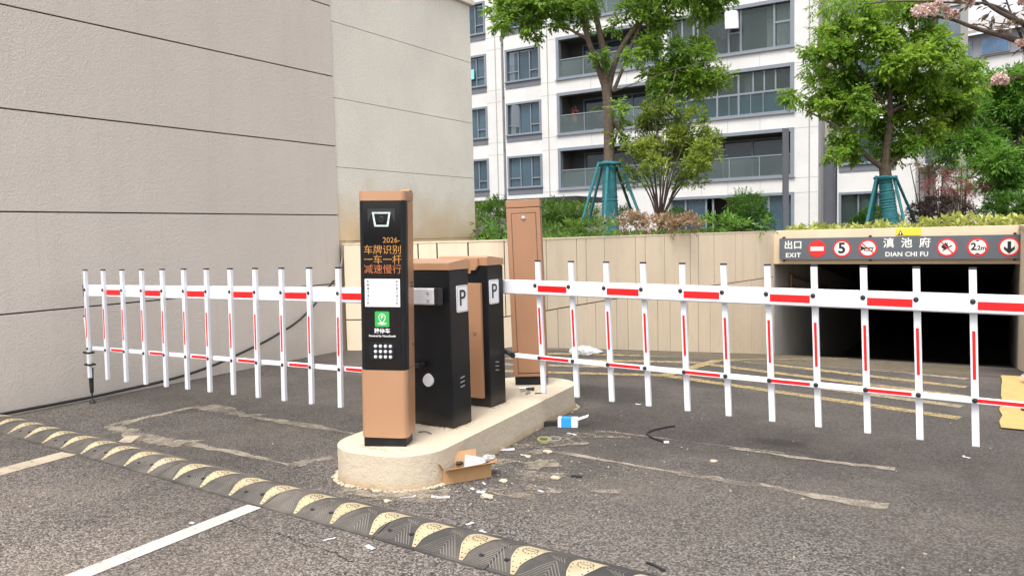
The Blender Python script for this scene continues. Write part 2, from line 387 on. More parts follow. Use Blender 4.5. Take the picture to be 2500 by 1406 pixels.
# leaves: every leaf is a small folded blade of two faces
RNG = np.random.default_rng(11)
def leaf_mesh(name, P, A, N, L, W, material, parent=None):
    P, A, N = (np.asarray(v, float) for v in (P, A, N)); n = len(P)
    A = A/np.linalg.norm(A, axis=1, keepdims=True)
    S = np.cross(A, N); S /= np.linalg.norm(S, axis=1, keepdims=True)+1e-9
    U = np.cross(S, A); L = np.broadcast_to(L, n)[:, None]; Wd = np.broadcast_to(W, n)[:, None]
    V = np.empty((n, 4, 3)); V[:, 0] = P; mid = P+A*L*.48
    V[:, 1] = mid+S*Wd*.5+U*Wd*.22; V[:, 2] = P+A*L-U*L*.08; V[:, 3] = mid-S*Wd*.5+U*Wd*.22
    idx = np.arange(n)[:, None]*4
    tri = np.concatenate([idx+[0, 1, 2], idx+[0, 2, 3]], 1).reshape(-1, 3)
    me = bpy.data.meshes.new(name); me.vertices.add(n*4); me.vertices.foreach_set('co', V.reshape(-1))
    me.loops.add(len(tri)*3); me.loops.foreach_set('vertex_index', tri.reshape(-1).astype(np.int32))
    me.polygons.add(len(tri)); me.polygons.foreach_set('loop_start', (np.arange(len(tri))*3).astype(np.int32))
    me.polygons.foreach_set('loop_total', np.full(len(tri), 3, np.int32)); me.update(); me.validate()
    return link(name, me, material, parent, smooth=False)
def unit(n):
    v = RNG.normal(size=(n, 3)); return v/np.linalg.norm(v, axis=1, keepdims=True)
def sprays(clumps, dens, leaf, m=7, droop=.35, flat=.8, aspect=.42, upb=.25, inner=.35):
    """clumps: (centre, radius). Sprays of m leaflets through each clump, thicker towards its outside."""
    P, A, N, L = [], [], [], []
    for c, r in clumps:
        n = max(3, int(dens*r*r*RNG.uniform(.75, 1.25)))
        d = unit(n); d[:, 2] += upb; d /= np.linalg.norm(d, axis=1, keepdims=True)
        rr = r*(inner+(1-inner)*RNG.random(n)**.6)*RNG.uniform(.75, 1.12, n)
        ce = np.array(c)+d*rr[:, None]*np.array([1, 1, flat])
        ax = d*.8+unit(n)*.6; ax[:, 2] -= droop; ax /= np.linalg.norm(ax, axis=1, keepdims=True)
        nr = unit(n)*.5+np.array([0, 0, 1.]); sd = np.cross(ax, nr); sd /= np.linalg.norm(sd, axis=1, keepdims=True)
        for k in range(m):
            t = (k+.5)/m; side = 1 if k % 2 else -1
            l = leaf*RNG.uniform(.7, 1.25, n)
            la = ax*(.75 if k < m-1 else 1.4)+sd*side*(.8 if k < m-1 else 0)+unit(n)*.22; la[:, 2] -= droop*.35
            P.append(ce+ax*(t*leaf*m*.30)[..., None] if hasattr(t, '__len__') else ce+ax*(t*leaf*m*.30)); A.append(la)
            N.append(nr+unit(n)*.45); L.append(l)
    L = np.concatenate(L)
    return np.concatenate(P), np.concatenate(A), np.concatenate(N), L, L*aspect
def crown(name, clumps, dens, leaf, material, parent=None, **k):
    return leaf_mesh(name, *sprays(clumps, dens, leaf, **k), material, parent)
def tufts(cl, k=4, off=.72, rr=.5):            # break every clump into smaller tufts with gaps between them
    out = []
    for c, r in cl:
        for q in unit(k):
            out.append((Vector(c)+Vector(q)*r*off*random.uniform(.7, 1.1), r*rr*random.uniform(.7, 1.2)))
    return out
def px(clumps, d, jit=.0, squash=1.0):       # photograph circles at a distance -> world clumps, spread in depth
    out = []
    for i, (x, y, r) in enumerate(clumps):
        dd = d+random.uniform(-jit, jit); out.append((at(x, y, dd), r*dd/F*squash))
    return out

# ------------------------------------------------------------------ ground
RAMP0, GR = 8.5, .147
def gz(y): return 0. if y < RAMP0 else -GR*(min(y, 26)-RAMP0)
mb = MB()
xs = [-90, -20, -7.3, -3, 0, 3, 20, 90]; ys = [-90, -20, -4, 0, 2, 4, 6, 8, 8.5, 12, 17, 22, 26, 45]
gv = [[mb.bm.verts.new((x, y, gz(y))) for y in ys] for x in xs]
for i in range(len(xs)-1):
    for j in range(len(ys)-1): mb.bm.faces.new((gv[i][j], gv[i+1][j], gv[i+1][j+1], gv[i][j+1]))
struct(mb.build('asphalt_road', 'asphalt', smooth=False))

def sheet(name, quads, material, z=.004, n=8, rag=0):
    """strips on the ground: each quad (a, b, width) follows the ramp; rag roughens the edges"""
    mb = MB()
    for a, b, wd in quads:
        a, b = Vector((*a, 0)), Vector((*b, 0)); e = b-a; s = Vector((-e.y, e.x, 0)).normalized()
        rows = []; u1, u2 = 1., 1.
        for k in range(n+1):
            if rag > .5:
                u1 = min(1.7, max(.15, u1+random.uniform(-.45, .45))); u2 = min(1.7, max(.15, u2+random.uniform(-.45, .45)))
            c = a+e*(k/n); w1, w2 = (wd/2*u1, wd/2*u2) if rag > .5 else (wd/2*(1+random.uniform(-rag, rag)) for _ in range(2))
            p, q = c+s*w1, c-s*w2
            rows.append((mb.bm.verts.new((p.x, p.y, gz(p.y)+z)), mb.bm.verts.new((q.x, q.y, gz(q.y)+z))))
        for r1, r2 in zip(rows, rows[1:]): mb.bm.faces.new((r1[0], r2[0], r2[1], r1[1]))
    return struct(mb.build(name, material, smooth=False))
sheet('white_road_line', [((-3.36, -1.0), (-3.45, 2.79), .112)], 'whiteline', n=12, rag=.03)
sheet('cream_road_line', [((-5.28, -.4), (-5.515, 2.90), .17)], 'creamline', n=12, rag=.04)
sheet('cream_road_line', [((-5.53, 3.29), (-5.45, 3.36), .20)], 'creamline', z=.0045, rag=.06)
# yellow chevrons on the way down to the garage
q, qf = [], []
for k in range(22):
    y = 7.38+.43*k; xl = -4.9 if y < 9 else -4.9+max(0, (y-10))*.07
    tgt = q if k % 3 != 1 else qf
    tgt.append(((-2.80, y), (-.22, y-.74), .115)); tgt.append(((-2.80, y+.02), (xl, y+.02-.28*(-2.8-xl)), .115))
sheet('yellow_hatching', q, 'yellowline', n=6, rag=.03)
sheet('yellow_hatching_faded', qf, 'yellowfaded', n=6, rag=.03)
sheet('yellow_centre_line', [((-2.82, 7.36), (-2.62, 8.45), .13), ((-2.62, 8.45), (-2.55, 17), .12)], 'yellowline', z=.0082, n=10, rag=.03)
# outlines of cement left round the cut-out loops in the asphalt
L1 = [((-6.03, 3.52), (-6.0, 4.30), .09), ((-5.97, 4.30), (-5.2, 4.27), .16), ((-5.25, 4.27), (-4.0, 4.21), .075), ((-6.05, 3.52), (-4.95, 3.45), .17), ((-5.0, 3.45), (-3.80, 3.43), .085), ((-3.86, 3.42), (-3.78, 3.70), .08)]
L2 = [((-2.50, 5.1), (-1.15, 5.13), .04), ((-1.5, 5.1), (-.50, 5.05), .07), ((-2.5, 4.49), (-1.5, 4.42), .04), ((-1.6, 4.42), (-.46, 4.39), .11)]
sheet('cement_residue', L1, 'residue', z=.004, n=26, rag=.6)
sheet('cement_residue', L2, 'residue', z=.004, n=26, rag=.6)
sp = []
for (x, y, w_, l_, a) in ((-2.60, 4.62, .16, .5, .9), (-2.50, 4.95, .16, .32, .9), (-2.35, 4.98, .09, .35, .3), (-2.58, 4.42, .07, .22, 1.4), (-2.30, 3.66, .12, .3, .2), (-2.33, 4.0, .16, .3, .6),
                          (-2.80, 3.38, .2, .4, .5), (-3.02, 3.20, .1, .35, .1), (-2.74, 4.0, .14, .4, 1.3), (-2.2, 3.75, .1, .28, .1), (-2.45, 4.2, .14, .22, .8), (-1.85, 3.9, .06, .16, .3)):
    dx, dy = math.cos(a)*l_/2, math.sin(a)*l_/2; sp.append(((x-dx, y-dy), (x+dx, y+dy), w_))
sheet('mortar_splashes', sp, 'residue2', z=.0078, n=10, rag=.8)
# a crack in the old asphalt in front
mb = MB(); pts = [(-3.4, 2.58)]
for (x, y) in ((-3.22, 2.55), (-3.0, 2.575), (-2.74, 2.545), (-2.6, 2.54), (-2.45, 2.50)):
    for k in range(6):
        a = pts[-1]; pts.append((a[0]+(x-a[0])/(6-k)+random.uniform(-.01, .01), a[1]+(y-a[1])/(6-k)+random.uniform(-.012, .012)))
for a, b in zip(pts, pts[1:]):
    wd = random.uniform(.0008, .0035); mb.poly([(a[0], a[1]-wd, .004), (b[0], b[1]-wd, .004), (b[0], b[1]+wd, .004), (a[0], a[1]+wd, .004)])
struct(mb.build('road_crack', 'rubber', smooth=False))
# garden soil above the retaining walls
PLAN = [(-7.2, 7.41), (-5.75, 8.0), (-5.42, 8.3), (-5.28, 8.7), (-5.25, 9.27), (-5.22, 9.87), (-5.09, 11.64), (-4.8, 13.3), (-4.47, 14.85), (-4.10, 17.24)]
mb = MB()
mb.poly([(x-.12, y+.1, 1.24) for x, y in PLAN[:-1]]+[(-4.2, 17.5, 1.24), (.5, 17.5, 1.24), (.55, 10.2, 1.24), (400, 10.2, 1.24), (400, 500, 1.24), (-400, 500, 1.24), (-400, 7.6, 1.24)])
struct(mb.build('garden_ground', 'soil', smooth=False))

# ------------------------------------------------------------------ the two tall walls on the left
wl = thing('plaster_wall', 'tall grey-pink rough plaster wall with black horizontal joints, left of the gate', 'wall')
mb = MB(); zs = [-.3, .879, 1.760, 2.642, 3.524, 4.406, 5.288, 6.17]; g = .0065
for a, b in zip(zs, zs[1:]): mb.bb(-7.65, -7.25, -12, 7.405, a+(g if a > 0 else 0), b-g, .004)
mb.build('plaster_course', 'stucco', wl)
MB().bb(-7.6, -7.268, -11.9, 7.38, 0, 6.1).build('joint_backing', 'rubber', wl)
wl2 = thing('granite_wall', 'pale speckled stone-finish wall with a rust-stained foot beside the tall plaster wall', 'wall')
mb = MB(); zs = [-.3, 1.42, 2.38, 3.265, 4.228, 5.13]; g = .003
for a, b in zip(zs, zs[1:]): mb.bb(-7.65, -7.262, 7.412, 10.54, a+(g if a > 0 else 0), b-g, .003)
mb.build('stone_course', 'granite', wl2)
MB().bb(-7.6, -7.275, 7.43, 10.5, 0, 5.1).build('joint_backing', 'rubber', wl2)
MB().bb(-7.7, -7.20, 7.412, 10.60, 5.134, 5.22, .01).build('coping', 'granite', wl2)

# ------------------------------------------------------------------ curved retaining wall with panels
rw = thing('retaining_wall', 'curved beige panelled retaining wall along the garage ramp', 'wall')
def dense(plan, step=.04):
    out = [Vector(plan[0])]; S = [0.]
    for a, b in zip(plan, plan[1:]):
        a, b = Vector(a), Vector(b); n = max(1, int((b-a).length/step))
        for k in range(1, n+1): out.append(a+(b-a)*k/n); S.append(S[-1]+(b-a).length/n)
    return out, S
DP, DS = dense(PLAN)
for _ in range(6): DP = [DP[0]]+[(DP[i-1]+DP[i]*2+DP[i+1])/4 for i in range(1, len(DP)-1)]+[DP[-1]]
_k = DS[-1]; DS = [0.]
for _a, _b in zip(DP, DP[1:]): DS.append(DS[-1]+(_b-_a).length)
DS = [v*_k/DS[-1] for v in DS]
def wpt(s):
    s = max(0, min(DS[-1], s)); i = min(np.searchsorted(DS, s, 'right')-1, len(DS)-2); f = (s-DS[i])/(DS[i+1]-DS[i])
    p = DP[i].lerp(DP[i+1], f); t = (DP[i+1]-DP[i]).normalized(); return p, Vector((t.y, -t.x))
def wstrip(mb, s0, s1, z0, z1, off, th):
    n = max(2, int((s1-s0)/.03)); rings = []
    for k in range(n+1):
        p, nn = wpt(s0+(s1-s0)*k/n); a = p+nn*off; b = p+nn*(off-th); zb = gz(p.y)-.25 if z0 is None else z0
        rings.append([mb.bm.verts.new((a.x, a.y, zb)), mb.bm.verts.new((a.x, a.y, z1)), mb.bm.verts.new((b.x, b.y, z1)), mb.bm.verts.new((b.x, b.y, zb))])
    for r1, r2 in zip(rings, rings[1:]):
        for k in range(4): mb.bm.faces.new((r1[k], r2[k], r2[(k+1) % 4], r1[(k+1) % 4]))
    mb.bm.faces.new(rings[0]); mb.bm.faces.new(rings[-1][::-1])
mb = MB(); wstrip(mb, 0, DS[-1], None, 1.365, -.005, .22); mb.build('wall_core', 'rubber', rw)
UJ = [0, 1.01, 1.26, 1.66, 2.15, 2.56, 3.04, 3.86, 4.13, 4.68, 5.66, 5.96, 6.58, 7.45, 7.73, 8.3, 9.19, 9.53, 10.17, DS[-1]]
LJ = [0, 1.3, 2.25, 2.6, 3.31, 4.38, 5.04, 5.41, 5.93, 6.33, 6.74, 7.35, 7.71, 8.14, 8.7, 9.06, 9.95, DS[-1]]
mb = MB()
for a, b in zip(UJ, UJ[1:]): wstrip(mb, a+.009, b-.009, .408, 1.372, 0, .05)
for a, b in zip(LJ, LJ[1:]): wstrip(mb, a+.009, b-.009, None, .392, 0, .05)
mb.build('wall_panel', 'panel', rw, ang=25)
mb = MB(); wstrip(mb, 0, DS[-1], 1.375, 1.392, .006, .24); mb.build('coping', 'panel', rw)

# ------------------------------------------------------------------ garage portal
gp = thing('garage_entrance', 'beige underground garage portal with dark interior at the foot of the ramp', 'garage')
X0, X1, GY = -4.09, .36, 17.24
MB().bb(X0-.02, 1.2, GY, GY+.3, .676, 1.395, .01).build('fascia', 'fascia', gp)
mb = MB(); zc = lambda y: .674-GR*max(0, y-19.5)
mb.prism([(X0-.3, GY+.02, -3), (X0, GY+.02, -3), (X0, GY+.02, .674), (X0-.3, GY+.02, .674)], (0, 24, 0))
mb.prism([(X1, GY+.3, -3), (X1+.3, GY+.3, -3), (X1+.3, GY+.3, .674), (X1, GY+.3, .674)], (0, 24, 0))
mb.build('tunnel_wall', 'tunnel', gp, smooth=False)
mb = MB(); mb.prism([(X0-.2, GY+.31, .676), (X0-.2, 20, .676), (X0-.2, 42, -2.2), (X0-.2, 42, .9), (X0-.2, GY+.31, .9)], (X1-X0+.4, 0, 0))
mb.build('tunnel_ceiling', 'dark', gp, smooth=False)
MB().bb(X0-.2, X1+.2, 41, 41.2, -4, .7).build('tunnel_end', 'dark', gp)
mb = MB()
for z, y0, y1 in ((.35, 18.6, 27), (.12, 18.6, 27)): mb.tube([(X0+.06, y0, z), (X0+.06, y1, z-GR*(y1-19.5))], .03, 8)
for k in range(4): mb.cyl((X0+.06, 18.6+2.4*k, .36-GR*max(0, 18.6+2.4*k-19.5)), (X0+.06, 18.6+2.4*k, .1-GR*max(0, 18.6+2.4*k-19.5)), .025, n=8)
mb.build('pipe_rack', 'copper2', gp)
rp = thing('ramp_side_wall', 'plain beige side wall right of the garage ramp, seen at the right edge', 'wall')
mb = MB(); mb.prism([(X1, GY-.003, -1.8), (X1, 9.9, -.4), (X1, 9.9, 1.33), (X1, GY-.003, 1.33)], (.26, 0, 0)); mb.build('wall_body', 'panel', rp, smooth=False)
MB().bb(X1-.03, X1+.3, 9.86, GY-.003, 1.333, 1.40, .008).build('coping', 'fascia', rp)
MB().bb(X1+.262, 40, 10.0, 10.3, -.2, 1.395).build('return_wall', 'panel', rp)
sheet('yellow_kerb_paint', [((.17, 6.42), (.19, 9.75), .27)], 'yellowkerb', z=.012, n=16, rag=.10)
mb = MB(); 
for k in range(26):
    x, y = random.uniform(.22, .52), random.uniform(7.0, 9.4); r = random.uniform(.02, .06); mb.ball((x, y, gz(y)+r*.3), (r, r, r*.6), 5)
tag(mb.build('dirt_heap', 'soil', smooth=False), 'dark clods of dirt behind the yellow kerb by the side wall', 'dirt', kind='stuff')
c = Vector((.27, 8.3, .05)); n = 160; d = unit(n); d[:, 2] = abs(d[:, 2])
tag(leaf_mesh('fallen_blossom', np.array(c)+d*RNG.uniform(.01, .07, n)[:, None]*np.array([1, 1, .6]), d+unit(n)*.6, unit(n), .035, .028, 'petal'), 'small pink clump of fallen blossom lying at the right-hand kerb', 'blossom')

# ------------------------------------------------------------------ portal sign
sg = thing('garage_sign', 'long grey garage exit sign with round traffic signs above the portal', 'sign', (-3.95, GY-.09, 0))
W = 4.32
MB().bb(0, W, -.03, .03, .775, 1.225, .004).build('board', 'signgrey', sg)
mb = MB()
for x in (.06, 1.75, 4.2):
    mb.bb(x, x+.04, .031, .088, .74, 1.26); mb.bb(x-.005, x+.045, -.034, .04, 1.228, 1.25)
mb.build('bracket', 'rubber', sg)
def disc(mb, x, z, r, y, n=32, th=.004): mb.prism([(x+r*math.cos(2*math.pi*k/n), y, z+r*math.sin(2*math.pi*k/n)) for k in range(n)], (0, -th, 0))
def round_sign(x, ring='signred', face='signwhite', r=.178, z=1.0):
    mb = MB(); disc(mb, x, z, r, -.031); o = mb.build('sign_disc', ring, sg, ang=20)
    if face: mb = MB(); disc(mb, x, z, r*.80, -.0355, th=.002); mb.build('sign_face', face, o, ang=20)
    return o
SX = [.763, 1.244, 1.73, 3.125, 3.63, 4.135]
o = round_sign(SX[0], face=None); MB().bb(SX[0]-.13, SX[0]+.13, -.038, -.0352, .957, 1.043).build('sign_bar', 'signwhite', o)
o = round_sign(SX[1]); text('5', .30, 'ink', o, T(SX[1], -.039, 1.0) @ FRONT, bold=.009)
o = round_sign(SX[2]); x = SX[2]
mb = MB(); y = -.0378
mb.prism([(x-.135, y, 1.06), (x-.06, y, 1.015), (x+.115, y, 1.015), (x+.115, y, .999), (x-.06, y, .985), (x-.135, y, .945)], (0, -.002, 0))
for a, b in (((x-.06, .995), (x-.06, .955)), ((x-.06, .955), (x+.085, .955)), ((x+.085, .955), (x+.085, 1.0))):
    mb.bb(min(a[0], b[0])-.008, max(a[0], b[0])+.008, y-.002, y, min(a[1], b[1])-.008, max(a[1], b[1])+.008)
mb.build('horn_symbol', 'ink', o, smooth=False)
MB().box((x, -.041, 1.0), (.30, .0018, .022), rot=Matrix.Rotation(R(42), 3, 'Y')).build('slash', 'signred', o)
o = round_sign(SX[3]); x = SX[3]; mb = MB()
mb.box((x+.005, -.0385, .985), (.19, .002, .02), rot=Matrix.Rotation(R(-32), 3, 'Y'))
mb.prism([(x-.075+a*.11, -.0376, .98+b*.13) for a, b in ((0, 0), (.35, -.15), (.7, 0), (.95, .35), (.75, .5), (.85, .9), (.55, .7), (.45, 1.0), (.25, .65), (0, .8), (.05, .5), (-.25, .35))], (0, -.002, 0))
mb.build('flame_symbol', 'ink', o, smooth=False)
MB().box((x, -.041, 1.0), (.30, .0018, .022), rot=Matrix.Rotation(R(48), 3, 'Y')).build('slash', 'signred', o)
o = round_sign(SX[4]); x = SX[4]
text('2', .19, 'ink', o, T(x-.065, -.039, 1.005) @ FRONT, bold=.006); text('.2m', .115, 'ink', o, T(x+.055, -.039, .982) @ FRONT, bold=.003)
mb = MB(); mb.prism([(x-.045, -.038, 1.137), (x+.045, -.038, 1.137), (x, -.038, 1.105)], (0, -.002, 0)); mb.prism([(x-.045, -.038, .863), (x+.045, -.038, .863), (x, -.038, .897)], (0, -.002, 0)); mb.build('height_mark', 'ink', o)
o = round_sign(SX[5]); x = SX[5]; mb = MB()
mb.prism([(x-.028, -.038, 1.10), (x+.028, -.038, 1.10), (x+.028, -.038, .965), (x+.085, -.038, 1.01), (x+.085, -.038, .955), (x, -.038, .87), (x-.085, -.038, .955), (x-.085, -.038, 1.01), (x-.028, -.038, .965)], (0, -.002, 0)); mb.build('arrow_symbol', 'ink', o)
x = .282
text('出口', .185, 'signwhite', sg, T(x, -.032, 1.075) @ FRONT, bold=.004, spacing=1.02)
text('EXIT', .125, 'signwhite', sg, T(x, -.032, .865) @ FRONT, bold=.004, spacing=1.25)
x = 2.43
text('滇 池 府', .205, 'signwhite', sg, T(x, -.032, 1.085) @ FRONT, bold=.0035, spacing=1.28)
text('DIAN CHI FU', .125, 'signwhite', sg, T(x, -.032, .872) @ FRONT, bold=.003, spacing=1.05)
ws = thing('warning_sign', 'small yellow warning plate with a black triangle on the portal top', 'sign', (-1.72, GY-.008, 0))
MB().bb(0, .44, -.004, .004, 1.237, 1.388).build('plate', 'signyellow', ws)
mb = MB(); mb.prism([(.03, -.005, 1.25), (.13, -.005, 1.25), (.08, -.005, 1.345)], (0, -.002, 0)); mb.build('triangle', 'ink', ws)
mb = MB(); mb.bb(.07, .09, -.009, -.007, 1.262, 1.31); mb.build('symbol', 'signwhite', ws)

# ------------------------------------------------------------------ concrete island
ax = math.atan2(.995, -.094)
isl = rrect(2.58, .735, .30, 10)
mb = MB(); mb.prism([(x, y, -.02) for x, y in isl], (0, 0, .22))
es = [e for e in mb.bm.edges if all(v.co.z > .19 for v in e.verts)]
bmesh.ops.bevel(mb.bm, geom=es, offset=.022, segments=3, affect='EDGES')
io = mb.build('traffic_island', 'kerb'); io.location = (-3.225, 4.60, 0); io.rotation_euler = (0, 0, ax)
tag(io, 'cream painted concrete traffic island with rounded ends', 'island')
MZ = Matrix.Translation(io.location) @ Matrix.Rotation(ax, 4, 'Z')
# crusty mortar where the plaster meets road and machines
def crumbs(name, pts, label, r=(.004, .012), z=0.):
    mb = MB()
    for x, y in pts:
        s = random.uniform(*r); bmesh.ops.create_icosphere(mb.bm, subdivisions=1, radius=1, matrix=Matrix.Translation((x, y, z+s*.3)) @ Matrix.Rotation(random.random()*3, 4, 'Z') @ Matrix.Diagonal((s*random.uniform(.8, 1.8), s, s*.6, 1)))
    return tag(mb.build(name, 'mortar', smooth=False), label, 'crumbs', kind='stuff')
pts = []
for k in range(560):
    i = random.randrange(len(isl)); a, b = Vector(isl[i]), Vector(isl[(i+1) % len(isl)])
    i2 = random.random()*(2*(2.58+.735)); 
    q = a.lerp(b, random.random())
    p = MZ @ Vector((q.x*random.uniform(1.0, 1.025), q.y*random.uniform(1.0, 1.07), 0)); pts.append((p.x, p.y))
crumbs('mortar_edging', pts, 'crumbly mortar along the foot of the traffic island')
pts = []
def ring(x0, x1, y0, y1, n, jit=.012):
    for _ in range(n):
        if random.random() < (x1-x0)/(x1-x0+y1-y0): pts.append((random.uniform(x0, x1), random.choice((y0, y1))+random.gauss(0, jit)))
        else: pts.append((random.choice((x0, x1))+random.gauss(0, jit), random.uniform(y0, y1)))
ring(-3.43, -2.99, 4.02, 4.26, 160); ring(-3.55, -3.10, 4.66, 4.88, 120); ring(-3.26, -2.98, 3.44, 3.66, 60)
crumbs('mortar_crumbs', pts, 'sandy mortar crumbs round the machine feet on the island', (.003, .009), .2)

# ------------------------------------------------------------------ barrier gates (local +x runs along the arm, the boom side is +y)
def gate(loc, rz, label, npale, pitch, first, leg, droop):
    g = thing('barrier_gate', label, 'barrier gate', loc, rz, 'fence-arm barrier gates on the island')
    L, D, H = .43, .215, 1.037                      # cabinet: x from -L to 0, y from -D to 0
    MB().bb(-L, 0, -D, 0, 0, H, .012).build('cabinet', 'cabinet', g)
    # lid: low along the boom side, higher on the door side, with a deeper skirt over the door
    lo, hi = .083, .107; mb = MB(); e = .004
    sec = lambda x: [(x, e, H+.001), (x, e, H+lo-.036), (x, -.012, H+lo-.034), (x, -D+.02, H+hi-.036), (x, -D-e, H+hi-.045), (x, -D-e, H+.001)]
    mb.prism(sec(-L-e), (L+2*e, 0, 0), .003)
    mb.prism([(-L-e, -D-e, H+.002), (-L-e, -D-e, H+.055), (-e*0-.065, -D-e, H+.055), (-.065, -D-e, H+.002), (-.09, -D-e, H-.032), (-L-e, -D-e, H-.032)], (0, -.022, 0), .003)
    mb.build('lid', 'copper', g)
    dr = MB().bb(-L+.06, -.045, -D-.03, -D-.002, .07, H-.125, .004).build('door', 'copper', g)
    MB().cyl((-.10, -D-.03, .55), (-.10, -D-.036, .55), .012).build('lock', 'steel', dr)
    for x, nx in ((0, 1), (-L, -1)):
        s = nx
        yc = -.135 if True else 0
        p = rrect(.126, .176, .012, 4, yc, .845)
        mb = MB(); mb.prism([(x+s*.001, a, b) for a, b in p], (s*.003, 0, 0)); pl = mb.build('parking_plate', 'sticker', g)
        p2 = rrect(.114, .164, .010, 4, yc, .845); mb = MB()
        n = len(p2); inn = rrect(.110, .160, .009, 4, yc, .845)
        for i in range(n):
            j = (i+1) % n; mb.poly([(x+s*.0046, *p2[i]), (x+s*.0046, *p2[j]), (x+s*.0046, *inn[j]), (x+s*.0046, *inn[i])])
        mb.build('plate_border', 'ink', pl)
        RM = RIGHT if s > 0 else Matrix.Rotation(math.pi, 4, 'Z') @ RIGHT
        text('P', .150, 'ink', pl, T(x+s*.005, yc, .845) @ RM, bold=.0008)
        mb = MB()
        for k in range(3): mb.box((x+s*.0015, -.115, .325-.030*k), (.003, .045, .006), rot=Matrix.Rotation(R(-8), 3, 'X'))
        mb.build('vent', 'alu', g)
    # round lock cover and link arm on the boom side
    mb = MB(); mb.prism([(-.243+(.036+.006*math.cos(a*2))*math.cos(a)*(1.0-.16*math.sin(a)), .0005, .312+.044*math.sin(a)) for a in np.linspace(0, 2*math.pi, 28, endpoint=False)], (0, .018, 0), .003)
    for a in (90, 210, 330): mb.cyl((-.243+.026*math.cos(R(a)), .018, .312+.03*math.sin(R(a))), (-.243+.026*math.cos(R(a)), .0205, .312+.03*math.sin(R(a))), .004, n=8)
    mb.build('shaft_cover', 'white', g)
    zb0, zl0 = 0.873, .352
    tip = first+pitch*(npale-1)
    bz = lambda x: zb0-droop[0]*max(0, x)/tip; lz = lambda x: zl0-droop[1]*max(0, x)/tip
    # boom
    x0, x1 = -L+.055, tip+.055
    mb = MB(); h2, t2, c = .0535, .021, .008; yb = .062
    prof = [(yb-t2, -h2+c), (yb-t2+c, -h2), (yb+t2-c, -h2), (yb+t2, -h2+c), (yb+t2, h2-c), (yb+t2-c, h2), (yb-t2+c, h2), (yb-t2, h2-c)]
    a = [mb.bm.verts.new((x0, p, bz(0)+q)) for p, q in prof]; b_ = [mb.bm.verts.new((x1, p, bz(x1)+q)) for p, q in prof]
    for i in range(8): mb.bm.faces.new((a[i], a[(i+1) % 8], b_[(i+1) % 8], b_[i]))
    mb.bm.faces.new(a); mb.bm.faces.new(b_)
    boom = mb.build('boom', 'white', g)
    for x in (x0-.012, x1+.004): MB().box((x, yb, bz(x)), (.045, .045, .110), .008).build('end_cap', 'rubber', boom)
    for z in (-.028, .022): MB().tube([(x0+.055, yb+t2-.001, bz(0)+z), (x0+.055, yb+t2+.007, bz(0)+z)], [.009, .007], 8).build('bolt', 'steel', boom)
    MB().bb(x0+.02, x0+.2, .001, yb-t2-.001, bz(0)-.05, bz(0)+.05, .004).build('boom_bracket', 'rubber', g)
    # lower rail
    xl0 = .035
    mb = MB(); hh, tt = .0165, .012
    a = [mb.bm.verts.new((xl0, yb+p, lz(xl0)+q)) for p, q in ((-tt, -hh), (tt, -hh), (tt, hh), (-tt, hh))]
    b_ = [mb.bm.verts.new((x1-.02, yb+p, lz(x1)+q)) for p, q in ((-tt, -hh), (tt, -hh), (tt, hh), (-tt, hh))]
    for i in range(4): mb.bm.faces.new((a[i], a[(i+1) % 4], b_[(i+1) % 4], b_[i]))
    mb.bm.faces.new(a); mb.bm.faces.new(b_)
    mb._geom(a+b_, .003)
    rail = mb.build('lower_rail', 'white', g)
    mb = MB(); mb.tube([(-.20, .004, .412), (-.20, .055, .412)], .017, 12); mb.tube([(-.21, .05, .415), (-.12, .055, .405), (-.05, .055, .380), (xl0+.0, yb, lz(0))], .017, 10); mb.cyl((xl0, yb-.022, lz(0)), (xl0, yb+.03, lz(0)), .022); mb.build('link_arm', 'rubber', g)
    # pales on the side away from the cabinet
    yp = yb+t2+.0135
    for i in range(npale):
        x = first+pitch*i; dz = bz(x)-zb0
        top, bot = 1.058+dz, .083+dz*1.15; lean = .030
        mb = MB(); vs = []
        for z, xo in ((top, -lean*(top-zb0-dz)/1.0), (bot, lean*(zb0+dz-bot)/1.0)):
            pass
        P = lambda z: x+lean*(zb0+dz-z)
        cs = ((-.0185, -.013), (.0185, -.013), (.0185, .013), (-.0185, .013))
        va = [mb.bm.verts.new((P(bot)+p, yp+q, bot)) for p, q in cs]; vb = [mb.bm.verts.new((P(top)+p, yp+q, top)) for p, q in cs]
        for k in range(4): mb.bm.faces.new((va[k], va[(k+1) % 4], vb[(k+1) % 4], vb[k]))
        mb.bm.faces.new(va); mb.bm.faces.new(vb); mb._geom(va+vb, .003)
        pale = mb.build('pale', 'white', g)
        MB().box((P(top), yp, top+.004), (.040, .029, .012), .004).build('pale_cap', 'rubber', pale)
        MB().box((P(bot), yp, bot-.001), (.038, .027, .006), .002).build('pale_foot', 'alu', pale)
        for s in (1, -1):
            za, zb = bz(x)-.155, bz(x)-.425; y = yp+s*.0132
            mb = MB(); mb.prism([(P(za)-.008, y-.0006, za), (P(za)+.008, y-.0006, za), (P(zb)+.008, y-.0006, zb), (P(zb)-.008, y-.0006, zb)], (0, .0012, 0)); mb.build('red_strip', 'red', pale, smooth=False)
        for z, par, yy in ((bz(x)+.012, boom, yb-t2), (lz(x), rail, yb-tt)):
            MB().ball((P(z), yy-.001, z), (.0145, .009, .0145), 8).build('bolt', 'rubber', par)
        for z, par in ((bz(x)+.012, boom), (lz(x), rail)):
            MB().ball((P(z), yp+.0125, z), (.0135, .009, .0135), 8).build('bolt', 'rubber', par)
